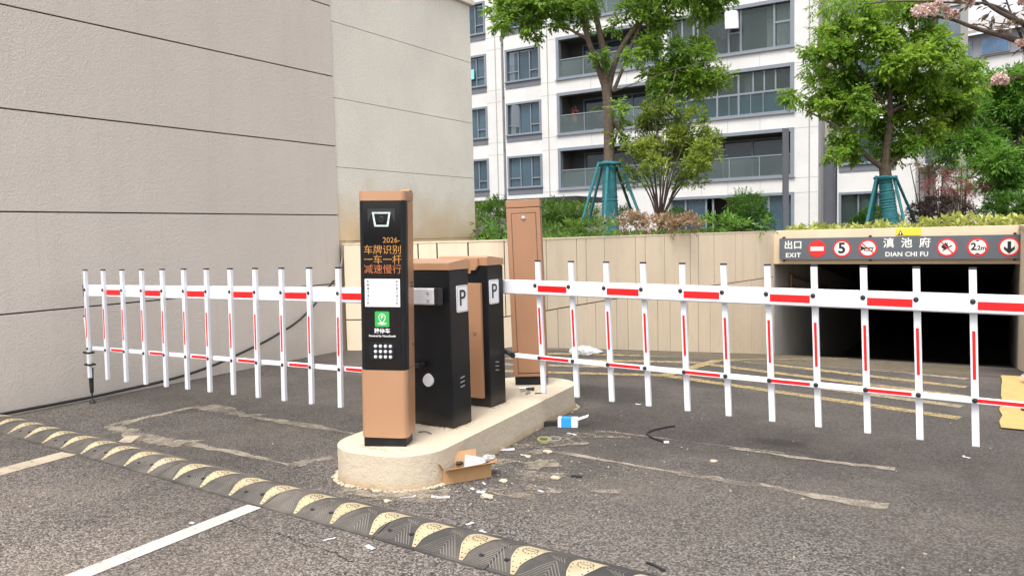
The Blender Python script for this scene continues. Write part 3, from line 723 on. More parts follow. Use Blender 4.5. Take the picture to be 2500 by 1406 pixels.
    # red strips between the pales, both faces
    for i in range(0, npale-1, 2):
        xa, xb = first+pitch*i+.022, first+pitch*(i+1)-.018
        for s in (1, -1):
            y = yb+s*t2
            mb = MB(); mb.prism([(xa, y-.0006, bz(xa)-.034), (xb, y-.0006, bz(xb)-.034), (xb, y-.0006, bz(xb)+.012), (xa, y-.0006, bz(xa)+.012)], (0, .0012, 0)); mb.build('red_strip', 'red', boom, smooth=False)
            y = yb+s*tt
            mb = MB(); mb.prism([(xa, y-.0006, lz(xa)-.010), (xb, y-.0006, lz(xb)-.010), (xb, y-.0006, lz(xb)+.010), (xa, y-.0006, lz(xa)+.010)], (0, .0012, 0)); mb.build('red_strip', 'red', rail, smooth=False)
    if leg:
        x = tip+.045; mb = MB(); mb.tube([(x+.05, yp-.028, .60), (x+.004, yp-.028, .05)], [.0135, .0135], 4)
        lg = mb.build('support_leg', 'white', g)
        for z in (.275, .165): MB().bb(x-.07+z*.08, x+.022+z*.08, yp-.044, yp+.017, z-.009, z+.009, .003).build('clamp_band', 'rubber', lg)
        MB().bb(x+.038, x+.063, yp-.041, yp-.015, .601, .610).build('leg_cap', 'rubber', lg)
        mb = MB(); mb.tube([(x+.008, yp-.028, .13), (x+.012, yp-.028, -.045), (x+.012, yp-.028, -.10), (x+.012, yp-.028, -.105)], [.023, .018, .016, .012], 14); mb.build('leg_sleeve', 'rubber', lg)
        mb = MB(); mb.tube([(x+.012, yp-.028, -.105), (x+.012, yp-.028, -.165)], .007, 10); mb.tube([(x+.012, yp-.028, -.165), (x+.012, yp-.028, -.188), (x+.012, yp-.028, -.197)], [.012, .026, .028], 16); mb.build('leg_foot', 'rubber', lg)
    return g
gate((-3.425, 4.03, .2), math.pi, 'nearer barrier gate whose fence arm reaches left to the plaster wall on a support leg', 13, .2856, .1664, 1, (.032, .037))
gate((-3.12, 4.875, .2), 0, 'farther barrier gate whose fence arm crosses the garage ramp lane to the right', 14, .2763, .248, 0, (.068, .085))

# ------------------------------------------------------------------ kiosk with camera and screen
KT = R(25)
ks = thing('parking_kiosk', 'copper and black number-plate reading kiosk with amber display on the near island end', 'kiosk', (-3.248, 3.451, .2), KT, None, R(1.35))
W, D = .285, .185; x0 = -.006; xc = x0+W/2
MB().bb(x0+.012, x0+W-.012, 0, D-.03, 0, .075, .002).build('plinth', 'black', ks)
def shell(y0, y1, r, z0, z1, front=True):
    pts = []
    n = 8
    if front:
        for k in range(n+1): a = R(180+90*k/n); pts.append((x0+r+r*math.cos(a), y0+r+r*math.sin(a)))
        for k in range(n+1): a = R(270+90*k/n); pts.append((x0+W-r+r*math.cos(a), y0+r+r*math.sin(a)))
        pts += [(x0+W, y1), (x0, y1)]
    return [(x, y, z0) for x, y in pts]
F0 = -.014
mb = MB(); mb.prism(shell(F0, D, .032, .06, .470), (0, 0, .410), .003); mb.build('lower_cover', 'copper', ks)
MB().bb(x0+.001, x0+W-.001, .047, D, .472, 1.478, .006).build('side_housing', 'copper', ks)
mb = MB(); mb.prism(shell(F0+.002, .046, .034, .473, 1.478), (0, 0, 1.005), .002); fs = mb.build('front_shell', 'black', ks)
mb = MB(); mb.prism(shell(F0, D, .030, 1.480, 1.536), (0, 0, .056), .006); mb.prism([(x0+W-.06, D-.07, 1.537), (x0+W-.004, D-.07, 1.537), (x0+W-.004, D-.004, 1.537), (x0+W-.06, D-.004, 1.537)], (0, 0, .012), .003); mb.build('top_cap', 'copper', ks)
gl = MB().bb(x0+.030, x0+W-.030, F0-.0015, F0+.0015, .482, 1.472).build('display_glass', 'gloss', ks)
yg = F0-.0022
# camera window: dark hood, pale light ring, lens
ch = MB()
z = 1.37
ch.prism([(xc-.085, yg-.002, z+.062), (xc+.085, yg-.002, z+.062), (xc+.080, yg-.002, z-.02), (xc+.06, yg-.002, z+.03), (xc-.06, yg-.002, z+.03), (xc-.080, yg-.002, z-.02)], (0, .001, 0))
ch = ch.build('camera_hood', 'rubber', ks)
trap = lambda k: [(xc-.052*k-.004, z+.042*k), (xc+.052*k+.004, z+.042*k), (xc+.042*k, z-.043*k), (xc-.042*k, z-.043*k)]
mb = MB(); o_, i_ = trap(1.0), trap(.78)
for k in range(4):
    j = (k+1) % 4; mb.prism([(o_[k][0], yg-.006, o_[k][1]), (o_[j][0], yg-.006, o_[j][1]), (i_[j][0], yg-.006, i_[j][1]), (i_[k][0], yg-.006, i_[k][1])], (0, .003, 0))
lr = mb.build('light_ring', 'lampring', ks, smooth=False)
mb = MB(); mb.prism([(a, yg-.0045, b) for a, b in trap(.77)], (0, .001, 0)); mb.build('lens_window', 'gloss', lr)
mb = MB(); mb.tube([(xc, yg-.0048, z-.004), (xc, yg-.0085, z-.004)], [.022, .018], 20); mb.build('lens', 'black', lr)
# amber display lines
def led(body, size, xx, zz, m='led', al='CENTER', sxx=1.): text(body, size, m, ks, T(xx, yg-.001, zz) @ FRONT, al, bold=-.0003, sx=sxx, name='display_text', depth=.0004)
led('2026-', .046, xc+.112, 1.246, al='RIGHT', sxx=1.0)
led('车牌识别', .058, xc+.004, 1.187); led('一车一杆', .058, xc+.004, 1.129, 'led'); led('减速慢行', .058, xc+.004, 1.072, 'ledred')
# white notice with its side lettering
st = MB().bb(xc-.107, xc+.107, yg-.0016, yg-.0006, .852, 1.018).build('notice_sticker', 'sticker', ks)
for s, body in ((-1, '车辆通行请扫码'), (1, '自助登记请扫码')):
    for k, chh in enumerate(body): text(chh, .0175, 'ink', st, T(xc+s*.088, yg-.0022, 1.002-.0215*k) @ FRONT, depth=.0003)
ic = MB(); ic.prism([(a, yg-.0006, b) for a, b in rrect(.088, .093, .009, 5, xc-.004, .778)], (0, -.001, 0)); ic = ic.build('app_icon', 'greenicon', ks)
mb = MB(); ix, iz = xc-.004, .789; yy = yg-.002
def ring2(mb, x, z, r1, r2, a0=0, a1=360, n=22, sz=1):
    for k in range(n):
        a, b = R(a0+(a1-a0)*k/n), R(a0+(a1-a0)*(k+1)/n)
        mb.poly([(x+r1*math.cos(a), yy, z+r1*math.sin(a)*sz), (x+r1*math.cos(b), yy, z+r1*math.sin(b)*sz), (x+r2*math.cos(b), yy, z+r2*math.sin(b)*sz), (x+r2*math.cos(a), yy, z+r2*math.sin(a)*sz)])
ring2(mb, ix, iz, .022, .018, -35, 215)
for s in (-1, 1): mb.poly([(ix+s*.0185, yy, iz-.0125), (ix+s*.0145, yy, iz-.0105), (ix, yy, iz-.034), (ix, yy, iz-.042)])
ring2(mb, ix, iz-.037, .028, .024, sz=.32); ring2(mb, ix, iz-.037, .020, .0, sz=.22)
mb.build('map_pin', 'sticker', ic, smooth=False)
text('P', .028, 'sticker', ic, T(ix, yy, iz) @ FRONT, bold=.0006, depth=.0003)
text('臻停车', .033, 'sticker', ks, T(xc-.004, yg-.001, .706) @ FRONT, bold=.0004, depth=.0004)
text('Powered by VisionZenith', .0165, 'sticker', ks, T(xc-.004, yg-.001, .677) @ FRONT, bold=.0003, sx=.97, depth=.0003)
kp = MB(); kp.prism([(xc-.075, yg-.0005, .640), (xc+.062, yg-.0005, .640), (xc+.072, yg-.0005, .62), (xc+.072, yg-.0005, .56), (xc+.062, yg-.0005, .538), (xc-.075, yg-.0005, .535), (xc-.085, yg-.0005, .56), (xc-.085, yg-.0005, .615)], (0, -.003, 0), .001)
kp = kp.build('lamp_cluster', 'black', ks)
for i in range(4):
    for j in range(3):
        mb = MB(); c_ = (xc-.046+.0305*i, yg-.0035, .616-.032*j); mb.tube([c_, (c_[0], c_[1]-.003, c_[2])], [.0115, .010], 16); b_ = mb.build('lamp_button', 'alu', kp)
        MB().ball((c_[0], c_[1]-.003, c_[2]), (.0075, .003, .0075), 8).build('lamp_bead', 'sticker', b_)
mb = MB()
for k in range(2): mb.bb(x0+W-.0005, x0+W+.0012, .10, .15, .985-.02*k, .992-.02*k)
mb.build('side_vent', 'rubber', ks)
MB().cyl((x0+W-.001, .14, .61), (x0+W+.003, .14, .61), .006).build('side_screw', 'rubber', ks)

# ------------------------------------------------------------------ second pillar, seen from its back
pt = thing('ticket_pillar', 'tall plain copper pillar with a locked door panel at the far island end', 'pillar', (-3.412, 5.467, .2), R(26), None, R(-1.2))
W, D = .28, .19
MB().bb(.005, W-.012, 0, D-.03, 0, .075, .002).build('plinth', 'black', pt)
MB().bb(-.006, W-.006, -.012, D, .07, 1.470, .007).build('body', 'copper2', pt)
MB().bb(-.007, W-.005, -.013, D+.001, 1.474, 1.537, .006).build('top_cap', 'copper2', pt)
mb = MB()
for a, b in (((.034, .1), (.040, 1.428)), ((.236, .1), (.242, 1.428))): mb.bb(a[0], a[0]+.0035, -.0135, -.0115, .1, 1.428)
for z in (.1, 1.428): mb.bb(.034, .2395, -.0135, -.0115, z-.002, z+.002)
mb.build('door_seam', 'rubber', pt)
dr = MB().bb(.0405, .233, -.0145, -.0118, .105, 1.422, .001).build('door', 'copper2', pt)
mb = MB(); mb.tube([(.135, -.0146, 1.385), (.135, -.021, 1.385), (.135, -.023, 1.385)], [.0165, .0165, .012], 22); mb.build('lock', 'steel', dr)

# ------------------------------------------------------------------ rubber speed bump
sb = thing('speed_bump', 'worn black and yellow rubber speed bump across the road', 'speed bump', (-7.18, 2.995, 0), R(-2.95))
BL, BW, BH = 6.6, .335, .042
mb = MB(); n = 20; prof = []
for k in range(n+1):
    t = k/n; prof.append((t*BW, .008+BH*(.5-.5*math.cos(2*math.pi*t))**.8))
def bz_(y): return .008+BH*(.5-.5*math.cos(2*math.pi*min(1, max(0, y/BW))))**.8
cut = [0.0, .62, 1.9, 2.74, 3.78, 4.63, 5.31, 5.94, BL]
for a, b in zip(cut, cut[1:]):
    s0 = [mb.bm.verts.new((a+.003, 0, -.01))]+[mb.bm.verts.new((a+.003, y, z)) for y, z in prof]+[mb.bm.verts.new((a+.003, BW, -.01))]
    s1 = [mb.bm.verts.new((b-.003, 0, -.01))]+[mb.bm.verts.new((b-.003, y, z)) for y, z in prof]+[mb.bm.verts.new((b-.003, BW, -.01))]
    for k in range(len(s0)-1): mb.bm.faces.new((s0[k], s0[k+1], s1[k+1], s1[k]))
    mb.bm.faces.new(s0); mb.bm.faces.new(s1[::-1])
mb.build('bump_body', 'bumprub', sb)
def onbump(pts, off=.0015): return [(x, y, bz_(y)+off) for x, y in pts]
def band(mb, a, b, w_, off=.002, n=5):
    a, b = Vector(a), Vector(b); e = b-a; s = Vector((-e.y, e.x)).normalized()*w_/2; rows = []
    for k in range(n+1):
        c = a+e*k/n; rows.append([mb.bm.verts.new((p.x, p.y, bz_(p.y)+off)) for p in (c+s, c-s)])
    for r1, r2 in zip(rows, rows[1:]): mb.bm.faces.new((r1[0], r2[0], r2[1], r1[1]))
rib = MB(); dots = MB()
P0, PP = .37, .2815
npatch = int((BL-P0)/PP)
for i in range(-1, npatch+1):
    x = P0+PP*i
    # yellow inlay: narrow at the front, broad over the crest
    left = [(x, .012), (x-.055, .10), (x-.07, .165), (x-.069, .205), (x-.069, .27)]
    right = [(x+.02, .012), (x+.012, .07), (x+.024, .10), (x+.052, .152), (x+.058, .19), (x+.060, .27)]
    if x-.07 < 0 or x+.1 > BL: continue
    mb = MB(); ny = 14; rows = []
    def xi(pl, y):
        for (xa, ya), (xb, yb) in zip(pl, pl[1:]):
            if ya <= y <= yb: return xa+(xb-xa)*(y-ya)/(yb-ya)
        return pl[-1][0]
    for k in range(ny+1):
        y = .012+(.27-.012)*k/ny; a, b = xi(left, y), xi(right, y)
        rows.append([mb.bm.verts.new((a+(b-a)*q/3, y, bz_(y)+.003)) for q in range(4)])
    for r1, r2 in zip(rows, rows[1:]):
        for q in range(3): mb.bm.faces.new((r1[q], r2[q], r2[q+1], r1[q+1]))
    mb.build('yellow_inlay', 'bumpyel', sb)
    cx, cy = x-.004, .178
    for k in range(14):
        a = 2*math.pi*k/14; dots.box((cx+.036*math.cos(a), cy+.030*math.sin(a), bz_(cy+.030*math.sin(a))+.0035), (.0055, .0055, .002), rz=a)
    for k in range(7): dots.box((cx-.02+.007*k, cy, bz_(cy)+.0035), (.004, .004, .002))
    for k in range(6):
        y = .03+.026*k; dots.box((xi(left, y)+.012, y, bz_(y)+.0035), (.005, .005, .002)); dots.box((xi(right, y)-.010, y, bz_(y)+.0035), (.005, .005, .002))
    # chevron ribs in the black field
    xm = x+.135
    for k in range(6):
        f0, yt = .100-.0165*k, .152-.0215*k
        band(rib, (xm-f0, .016), (xm+.012, yt), .0042); band(rib, (xm+f0+.022, .016), (xm+.012, yt), .0042)
        if k < 5:
            band(rib, (x+.070+.021*k, .268), (x+.070+.021*k+.012, .205-.004*k), .004); band(rib, (x+.082+.021*k, .205-.004*k), (x+.082+.021*k+.05-.006*k, .165-.004*k), .004)
    if i % 2:
        for xh, yh in ((x+.085, .075), (x+.215, .085)): MB().cyl((xh, yh, bz_(yh)-.002), (xh, yh, bz_(yh)+.003), .0135, n=14).build('bolt_hole', 'rubber', sb)
rib.build('chevron_rib', 'bumprib', sb); dots.build('inlay_dimple', 'rubber', sb, smooth=False)

# ------------------------------------------------------------------ cables on the wall
cp = [(-7.225, -1, .03), (-7.225, 1.5, .03), (-7.215, 3.23, .035), (-7.215, 3.98, .028), (-7.215, 4.44, .042), (-7.2, 4.76, .052), (-7.2, 5.1, .079), (-7.2, 5.47, .139), (-7.2, 5.77, .211), (-7.2, 6.09, .287), (-7.2, 6.31, .363), (-7.2, 6.55, .442), (-7.2, 6.79, .58), (-7.2, 7.0, .746), (-7.2, 7.22, .918)]
def smooth(pts, k=3):
    pts = [Vector(p) for p in pts]
    for _ in range(k):
        q = [pts[0]]
        for a, b in zip(pts, pts[1:]): q += [a.lerp(b, .25), a.lerp(b, .75)]
        pts = q+[pts[-1]]
    return pts
tag(MB().tube(smooth(cp, 2), .0135, 10).build('wall_cable', 'cable'), 'thick black cable along the wall foot, rising towards the corner', 'cable')
cp = [(-7.19, 7.22, .918), (-7.19, 7.33, 1.03), (-7.2, 7.40, 1.2), (-7.2, 7.395, 1.33), (-7.2, 7.43, 1.385), (-7.19, 7.52, 1.392), (-7.2, 7.62, 1.392)]
tag(MB().tube(smooth(cp, 2), .015, 10).build('corner_cable', 'cablegrey'), 'grey cable hooked over the retaining wall at the wall corner', 'cable')
cp = [(-2.02, 5.47, .008), (-2.07, 5.40, .008), (-2.12, 5.28, .008), (-2.13, 5.18, .008), (-2.06, 5.09, .008), (-1.93, 5.02, .008)]
cc = thing('cable_offcut', 'curved black cable offcut on the asphalt under the right fence', 'cable')
MB().tube(smooth(cp, 2), .0065, 8).build('sheath', 'cable', cc)
MB().box((-1.912, 5.012, .01), (.035, .018, .012), .002, .6).build('plug', 'sticker', cc)

# ------------------------------------------------------------------ litter
bx_ = thing('cardboard_box', 'open brown cardboard box with paper in it, against the island side', 'box', (-2.70, 3.735, 0), R(58))
l, d, h, t = .30, .105, .085, .004
mb = MB(); mb.bb(-l/2, l/2, -d/2, d/2, .001, .004); mb.bb(-l/2, l/2, -d/2, -d/2+t, .004, h); mb.bb(-l/2, l/2, d/2-t, d/2, .004, h); mb.bb(-l/2, -l/2+t, -d/2+t, d/2-t, .004, h); mb.bb(l/2-t, l/2, -d/2+t, d/2-t, .004, h)
mb.build('box_body', 'card', bx_)
def flap(p0, p1, vec, m='card'):
    p0, p1, v = Vector(p0), Vector(p1), Vector(vec); nn = (p1-p0).cross(v).normalized()*t
    mb = MB(); mb.prism([p0, p1, p1+v+Vector((.01, 0, 0)), p0+v], nn); mb.build('flap', m, bx_, smooth=False)
flap((-l/2, d/2, h), (l/2-.05, d/2, h), (0, .035, .062), 'cardin'); flap((-l/2, -d/2, h), (l/2, -d/2, h), (0.01, -.052, .022), 'cardin')
flap((-l/2, -d/2+.004, h), (-l/2, d/2-.004, h), (-.03, 0, .045), 'card'); flap((l/2, -d/2+.01, h), (l/2, d/2-.02, h), (.05, 0, .01), 'cardin')
bp = MB(); vs = [bp.bm.verts.new(p) for p in ((-.02, -.04, .07), (.12, -.045, .095), (.14, .03, .10), (.02, .04, .135))]; bp.bm.faces.new(vs)
vs = [bp.bm.verts.new(p) for p in ((-.13, -.04, .085), (.10, -.046, .09), (.10, -.02, .082), (-.12, -.01, .065))]; bp.bm.faces.new(vs)
bmesh.ops.solidify(bp.bm, geom=bp.bm.faces[:], thickness=.0012)
o = bp.build('paper_sheets', 'paper', smooth=False); o.location = bx_.location; o.rotation_euler = bx_.rotation_euler
tag(o, 'white paper sheets sticking out of the open cardboard box', 'paper')
mb = MB(); mb.ball((0, 0, 0), (.05, .028, .02), 9)
for v in mb.bm.verts: v.co += Vector((random.uniform(-1, 1), random.uniform(-1, 1), random.uniform(-1, 1)))*.006
o = mb.build('plastic_pouch', 'film'); o.location = (-2.617, 3.86, .105); o.rotation_euler = (0, 0, R(58)); tag(o, 'crumpled clear pouch on the far end of the cardboard box', 'pouch')
mb = MB(); mb.tube([(0, 0, 0), (.03, 0, .004)], .013, 12); mb.tube([(.031, 0, .004), (.04, 0, .005)], .009, 10)
o = mb.build('black_plug', 'rubber'); o.location = (-2.75, 3.72, .09); o.rotation_euler = (0, 0, R(20)); tag(o, 'small black plug lying inside the open cardboard box', 'plug')
bb = thing('product_carton', 'small white carton with a blue band on the asphalt by the island', 'carton', (-2.735, 5.13, 0), R(22))
MB().bb(-.075, .075, -.035, .035, .001, .07, .002).build('carton_body', 'paper', bb)
MB().bb(-.050, .028, -.0358, .0358, .0005, .0712, .002).build('blue_band', 'bluebox', bb)
mb = MB(); mb.prism([(.075, -.01, .05), (.075, .02, .062), (.155, .03, .088), (.15, .002, .075)], (0, 0, .0015)); mb.build('torn_flap', 'paper', bb, smooth=False)
mb = MB(); mb.box((0, 0, .018), (.10, .04, .034), .003, .2); mb.box((-.055, -.012, .012), (.04, .03, .022), .003, -.3)
o = mb.build('foam_block', 'rubber'); o.location = (-2.87, 5.09, 0); o.rotation_euler = (0, 0, R(25)); tag(o, 'broken black foam packing beside the blue banded carton', 'packing')
for k, (x, y, m, lab) in enumerate(((-2.685, 4.675, 'tape', 'greenish-yellow ring of tape lying on the mortar stain'), (-2.625, 4.715, 'cablegrey', 'grey ring of tape beside the greenish-yellow one'))):
    mb = MB(); n = 24
    for a in range(n):
        p = [(.052*math.cos(2*math.pi*(a+q)/n), .052*math.sin(2*math.pi*(a+q)/n)) for q in (0, 1)]; s = .66
        mb.poly([(p[0][0], p[0][1], 0), (p[1][0], p[1][1], 0), (p[1][0], p[1][1], .016), (p[0][0], p[0][1], .016)])
        mb.poly([(p[0][0]*s, p[0][1]*s, 0), (p[0][0]*s, p[0][1]*s, .016), (p[1][0]*s, p[1][1]*s, .016), (p[1][0]*s, p[1][1]*s, 0)])
        mb.poly([(p[0][0], p[0][1], .016), (p[1][0], p[1][1], .016), (p[1][0]*s, p[1][1]*s, .016), (p[0][0]*s, p[0][1]*s, .016)])
    o = mb.build('tape_ring', m, ang=60); o.location = (x, y, .006); o.rotation_euler = (R(4), R(3), 0); tag(o, lab, 'tape', 'rings of tape on the road')
cp = [(-2.63, 4.74, .01), (-2.58, 4.76, .03), (-2.52, 4.74, .012), (-2.42, 4.71, .006)]
tag(MB().tube(smooth(cp, 2), .003, 6).build('thin_wire', 'cablegrey'), 'thin grey wire trailing from the rings of tape', 'wire')
o = MB().bb(-.035, .035, -.006, .006, .002, .014, .003).build('rubber_strip', 'rubber'); o.location = (-2.116, 4.064, 0); o.rotation_euler[2] = R(12); tag(o, 'short black rubber strip lying alone on the open asphalt', 'strip')
o = MB().tube([(-.04, 0, .005), (.04, .008, .005)], .004, 6).build('twig', 'barkdark'); o.location = (-2.40, 3.63, 0); o.rotation_euler[2] = R(35); tag(o, 'thin dark twig touching the torn paper by the box', 'twig')
o = MB().tube(smooth([(-.05, .02, .006), (-.01, 0, .012), (.05, -.02, .006)], 2), .006, 6).build('hose_piece', 'rubber'); o.location = (-1.24, 3.106, 0); tag(o, 'short black hose piece behind the right end of the speed bump', 'hose')
# scraps of paper
scr = [(-2.62, 3.385, .105, .034, 28, 'long white paper rectangle in front of the cardboard box'), (-2.468, 3.564, .05, .04, 20, 'torn white paper with a creased corner right of the box'),
       (-2.785, 3.30, .09, .012, 45, 'thin white paper sliver by the rounded island end'), (-2.54, 3.585, .05, .02, -30, 'small white peeled liner between box and torn paper'),
       (-2.54, 3.70, .05, .012, -40, 'curled white strip just in front of the box corner'), (-2.175, 3.733, .05, .018, -20, 'white paper strip alone on the asphalt right of the splashes'),
       (-2.247, 3.136, .05, .018, 75, 'upright-looking white scrap nearest behind the bump'), (-2.125, 3.075, .055, .024, -25, 'white scrap touching the back edge of the bump'),
       (-2.49, 2.665, .07, .026, -18, 'white scrap in front of the speed bump, pointed at one end'), (-3.527, 2.456, .032, .022, 10, 'small white square left of the white road line'),
       (-2.735, 2.645, .06, .01, 60, 'forked white sliver in front of the speed bump'), (-2.775, 3.615, .10, .05, 50, 'white paper wedged under the cardboard box'),
       (-2.60, 4.93, .09, .025, -15, 'white ribbon of paper by the blue banded carton'), (-2.80, 4.37, .10, .06, 35, 'folded white paper against the foot of the island'),
       (-2.55, 6.04, .05, .02, 0, 'grey-white scrap under the right fence'), (-.143, 5.522, .05, .022, -35, 'lone white scrap at the far right of the road'),
       (-2.62, 4.31, .07, .012, 10, 'white plastic tie near the folded paper')]
for (x, y, a, b, rz, lab) in scr:
    mb = MB(); n = 5; rows = []
    for k in range(n+1):
        t = k/n-.5; w1 = b/2*random.uniform(.75, 1.05); zz = .006+.008*random.random()*(1 if k in (0, n) else .4)
        rows.append([mb.bm.verts.new((t*a, w1, zz)), mb.bm.verts.new((t*a, -w1*random.uniform(.9, 1.05), zz*.7))])
    for r1, r2 in zip(rows, rows[1:]): mb.bm.faces.new((r1[0], r2[0], r2[1], r1[1]))
    bmesh.ops.solidify(mb.bm, geom=mb.bm.faces[:], thickness=.001)
    o = mb.build('paper_scrap', 'paper', smooth=False); o.location = (x, y, 0); o.rotation_euler[2] = R(rz); tag(o, lab, 'paper scrap', 'paper scraps on the asphalt')
for (x, y, s, lab) in ((-2.393, 3.517, .035, 'largest sandy mortar lump, before the torn paper'), (-2.222, 3.992, .026, 'round pale mortar lump alone on the asphalt'), (-2.53, 4.45, .028, 'mortar lump near the rings of tape'), (-2.60, 4.30, .02, 'mortar lump beside the white plastic tie'),
                       (-2.47, 3.80, .024, 'mortar lump behind the box end'), (-1.5, 4.75, .02, 'small mortar lump inside the right cement outline'), (-2.85, 3.20, .02, 'mortar lump before the rounded island end')):
    mb = MB(); bmesh.ops.create_icosphere(mb.bm, subdivisions=2, radius=s, matrix=Matrix.Diagonal((1.2, .9, .4, 1)))
    for v in mb.bm.verts: v.co *= random.uniform(.75, 1.2)
    o = mb.build('mortar_lump', 'mortar', smooth=False); o.location = (x, y, s*.2); tag(o, lab, 'mortar', 'mortar lumps on the asphalt')
# a scatter of tiny debris, too many to count
mb = MB()
for k in range(300):
    if k < 190: x, y = random.gauss(-2.35, .35), random.gauss(3.9, .55)
    else: x, y = random.uniform(-5.5, 0), random.uniform(2, 6.5)
    if abs(x+3.22) < .45 and 3.2 < y < 6: continue
    if y < 3.25 and y > 2.6: continue
    s = random.uniform(.002, .0065); mb.box((x, y, s*.3), (s*random.uniform(1, 3), s, s*.6), rz=random.random()*3)
tag(mb.build('fine_debris', 'mortar', smooth=False), 'fine pale debris scattered over the asphalt by the island', 'debris', kind='stuff')
# clear plastic bag by the retaining wall
mb = MB(); bmesh.ops.create_icosphere(mb.bm, subdivisions=4, radius=1, matrix=Matrix.Diagonal((.19, .11, .075, 1)))
from mathutils import noise as mn
for v in mb.bm.verts:
    v.co += v.co.normalized()*mn.noise(v.co*18)*.035; v.co.z = max(v.co.z*(1-.5*max(0, v.co.x/.19)), -.03)
o = mb.build('plastic_bag', 'film'); o.location = (-4.18, 8.32, .033); o.rotation_euler[2] = R(28); tag(o, 'crumpled clear plastic bag on the road by the retaining wall', 'plastic bag')
# anchor bolts and bits on the island
for (x, y, rz, r, l_, m, lab) in ((-3.255, 5.335, 28, .011, .06, 'steel', 'steel expansion bolt pointing along the island, middle of the three'), (-3.19, 5.33, 10, .014, .055, 'rubber', 'dark bolt sleeve beside the steel bolts'),
                                  (-3.21, 5.26, 80, .010, .045, 'steel', 'steel bolt standing across the others, nearest the gate'), (-3.125, 5.19, 100, .012, .05, 'steel', 'steel bolt lying apart nearest the island edge')):
    b_ = thing('anchor_bolt', lab, 'bolt', (x, y, .2+r), R(rz), 'anchor bolts on the island')
    MB().cyl((-l_/2, 0, 0), (l_/2, 0, 0), r*.7, n=10).build('shank', m, b_); MB().cyl((l_/2, 0, 0), (l_/2+.012, 0, 0), r*1.15, n=6).build('nut', m, b_)
o = MB().bb(-.03, .03, -.004, .004, 0, .008, .001).build('steel_pin', 'rubber'); o.location = (-3.056, 5.247, .2); o.rotation_euler[2] = R(32); tag(o, 'short dark pin on the island by the right edge', 'pin')
o = MB().tube(smooth([(-.05, 0, .004), (0, .012, .014), (.05, .005, .004)], 2), .005, 6).build('wire_end', 'cablegrey'); o.location = (-3.10, 3.86, .2); tag(o, 'grey wire end on the island between kiosk and cabinet', 'wire')

# ------------------------------------------------------------------ apartment building
ab = thing('apartment_building', 'white apartment block with balconies and slate window frames behind the garden', 'building')
FY, ZG, ZTOP = 37.0, -.2, 21.5
PIT = 2.895; FT = [3.06+PIT*k for k in range(7)]          # tops of the openings
OPH = 2.25
wall = MB(); frames_n = 0
def col_wall(x0, x1, ops, y=FY, th=.3, mbw=None):           # solid column with openings (zb, zt)
    mbw = mbw or wall; z = ZG
    for zb, zt in sorted(ops):
        if zb > z: mbw.bb(x0, x1, y, y+th, z, zb)
        z = zt
    mbw.bb(x0, x1, y, y+th, z, ZTOP)
def part_box(name, m, par, *a, bev=0): return MB().bb(*a, bev).build(name, m, par, smooth=bool(bev))
def surround(par_name, x0, x1, zb, zt, w=.11, y=FY, sill=True):
    mb = MB(); p = .05
    mb.bb(x0, x0+w, y-p, y+.25, zb, zt-w); mb.bb(x1-w, x1, y-p, y+.25, zb, zt-w); mb.bb(x0-.003, x1+.003, y-p-.003, y+.25, zt-w, zt); mb.bb(x0+w, x1-w, y-p, y+.25, zb, zb+w)
    mb.bb(x0-.05, x1+.05, y-p-.05, y-p-.001, zb-.001, zb+.05) if sill else None
    return mb.build(par_name, 'winframe', ab, smooth=False)
def mullions(par, x0, x1, zb, zt, xs, zs=(), y=FY+.12, w=.06):
    mb = MB()
    for x in xs: mb.bb(x-w/2, x+w/2, y-.03, y+.03, zb, zt)
    for (xa, xb, z) in zs: mb.bb(xa+w/2, xb-w/2, y-.028, y+.028, z-w/2, z+w/2)
    mb.build('mullion', 'winframe', par, smooth=False)
def small_window(x0, x1, zb, zt, lay=0, open_=False, y=FY):
    f = surround('window', x0, x1, zb, zt, y=y); w = x1-x0
    MB().bb(x0+.1, x1-.1, y+.14, y+.15, zb+.1, zt-.1).build('pane', 'pane', f)
    mullions(f, x0, x1, zb+.11, zt-.11, [x0+w*.36, x0+w*.68], [(x0+.1, x0+w*.36, zb+.58), (x0+w*.68, x1-.1, zb+.55)], y=y+.1)
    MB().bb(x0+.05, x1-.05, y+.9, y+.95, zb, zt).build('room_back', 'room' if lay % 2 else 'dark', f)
    if lay % 3 == 1: curtain(f, x0+w*.3, x0+w*.68, y+.4, zb+.1, zt-.1, 'bluecurtain')
    elif lay % 3 == 2: curtain(f, x0+w*.7, x0+w*.97, y+.35, zb+.1, zt-.1)
    else: curtain(f, x0+w*.05, x0+w*.25, y+.35, zb+.1, zt-.1)
    if open_:
        mb = MB(); mb.box((x0+w*.30, y-.12, zb+1.05), (.05, .4, 1.2), rz=R(-35)); mb.build('open_sash', 'winframe', f)
    mb = MB()
    if lay % 2 == 0:
        for k in range(9): mb.cyl((x0+w*.1+k*w*.1, y+.3, zb+.1), (x0+w*.1+k*w*.1, y+.3, zb+.95), .012, n=5)
        mb.cyl((x0+.1, y+.3, zb+.95), (x1-.1, y+.3, zb+.95), .014, n=5); mb.build('guard_rail', 'rubber', f)
def curtain(par, x0, x1, y, zb, zt, m='curtain'):
    mb = MB(); n = max(6, int((x1-x0)/.09)); rows = []
    for k in range(n+1):
        x = x0+(x1-x0)*k/n; yy = y+(.05 if k % 2 else -.03)
        rows.append((mb.bm.verts.new((x, yy, zb)), mb.bm.verts.new((x, yy, zt))))
    for a, b in zip(rows, rows[1:]): mb.bm.faces.new((a[0], b[0], b[1], a[1]))
    mb.build('curtain', m, par)
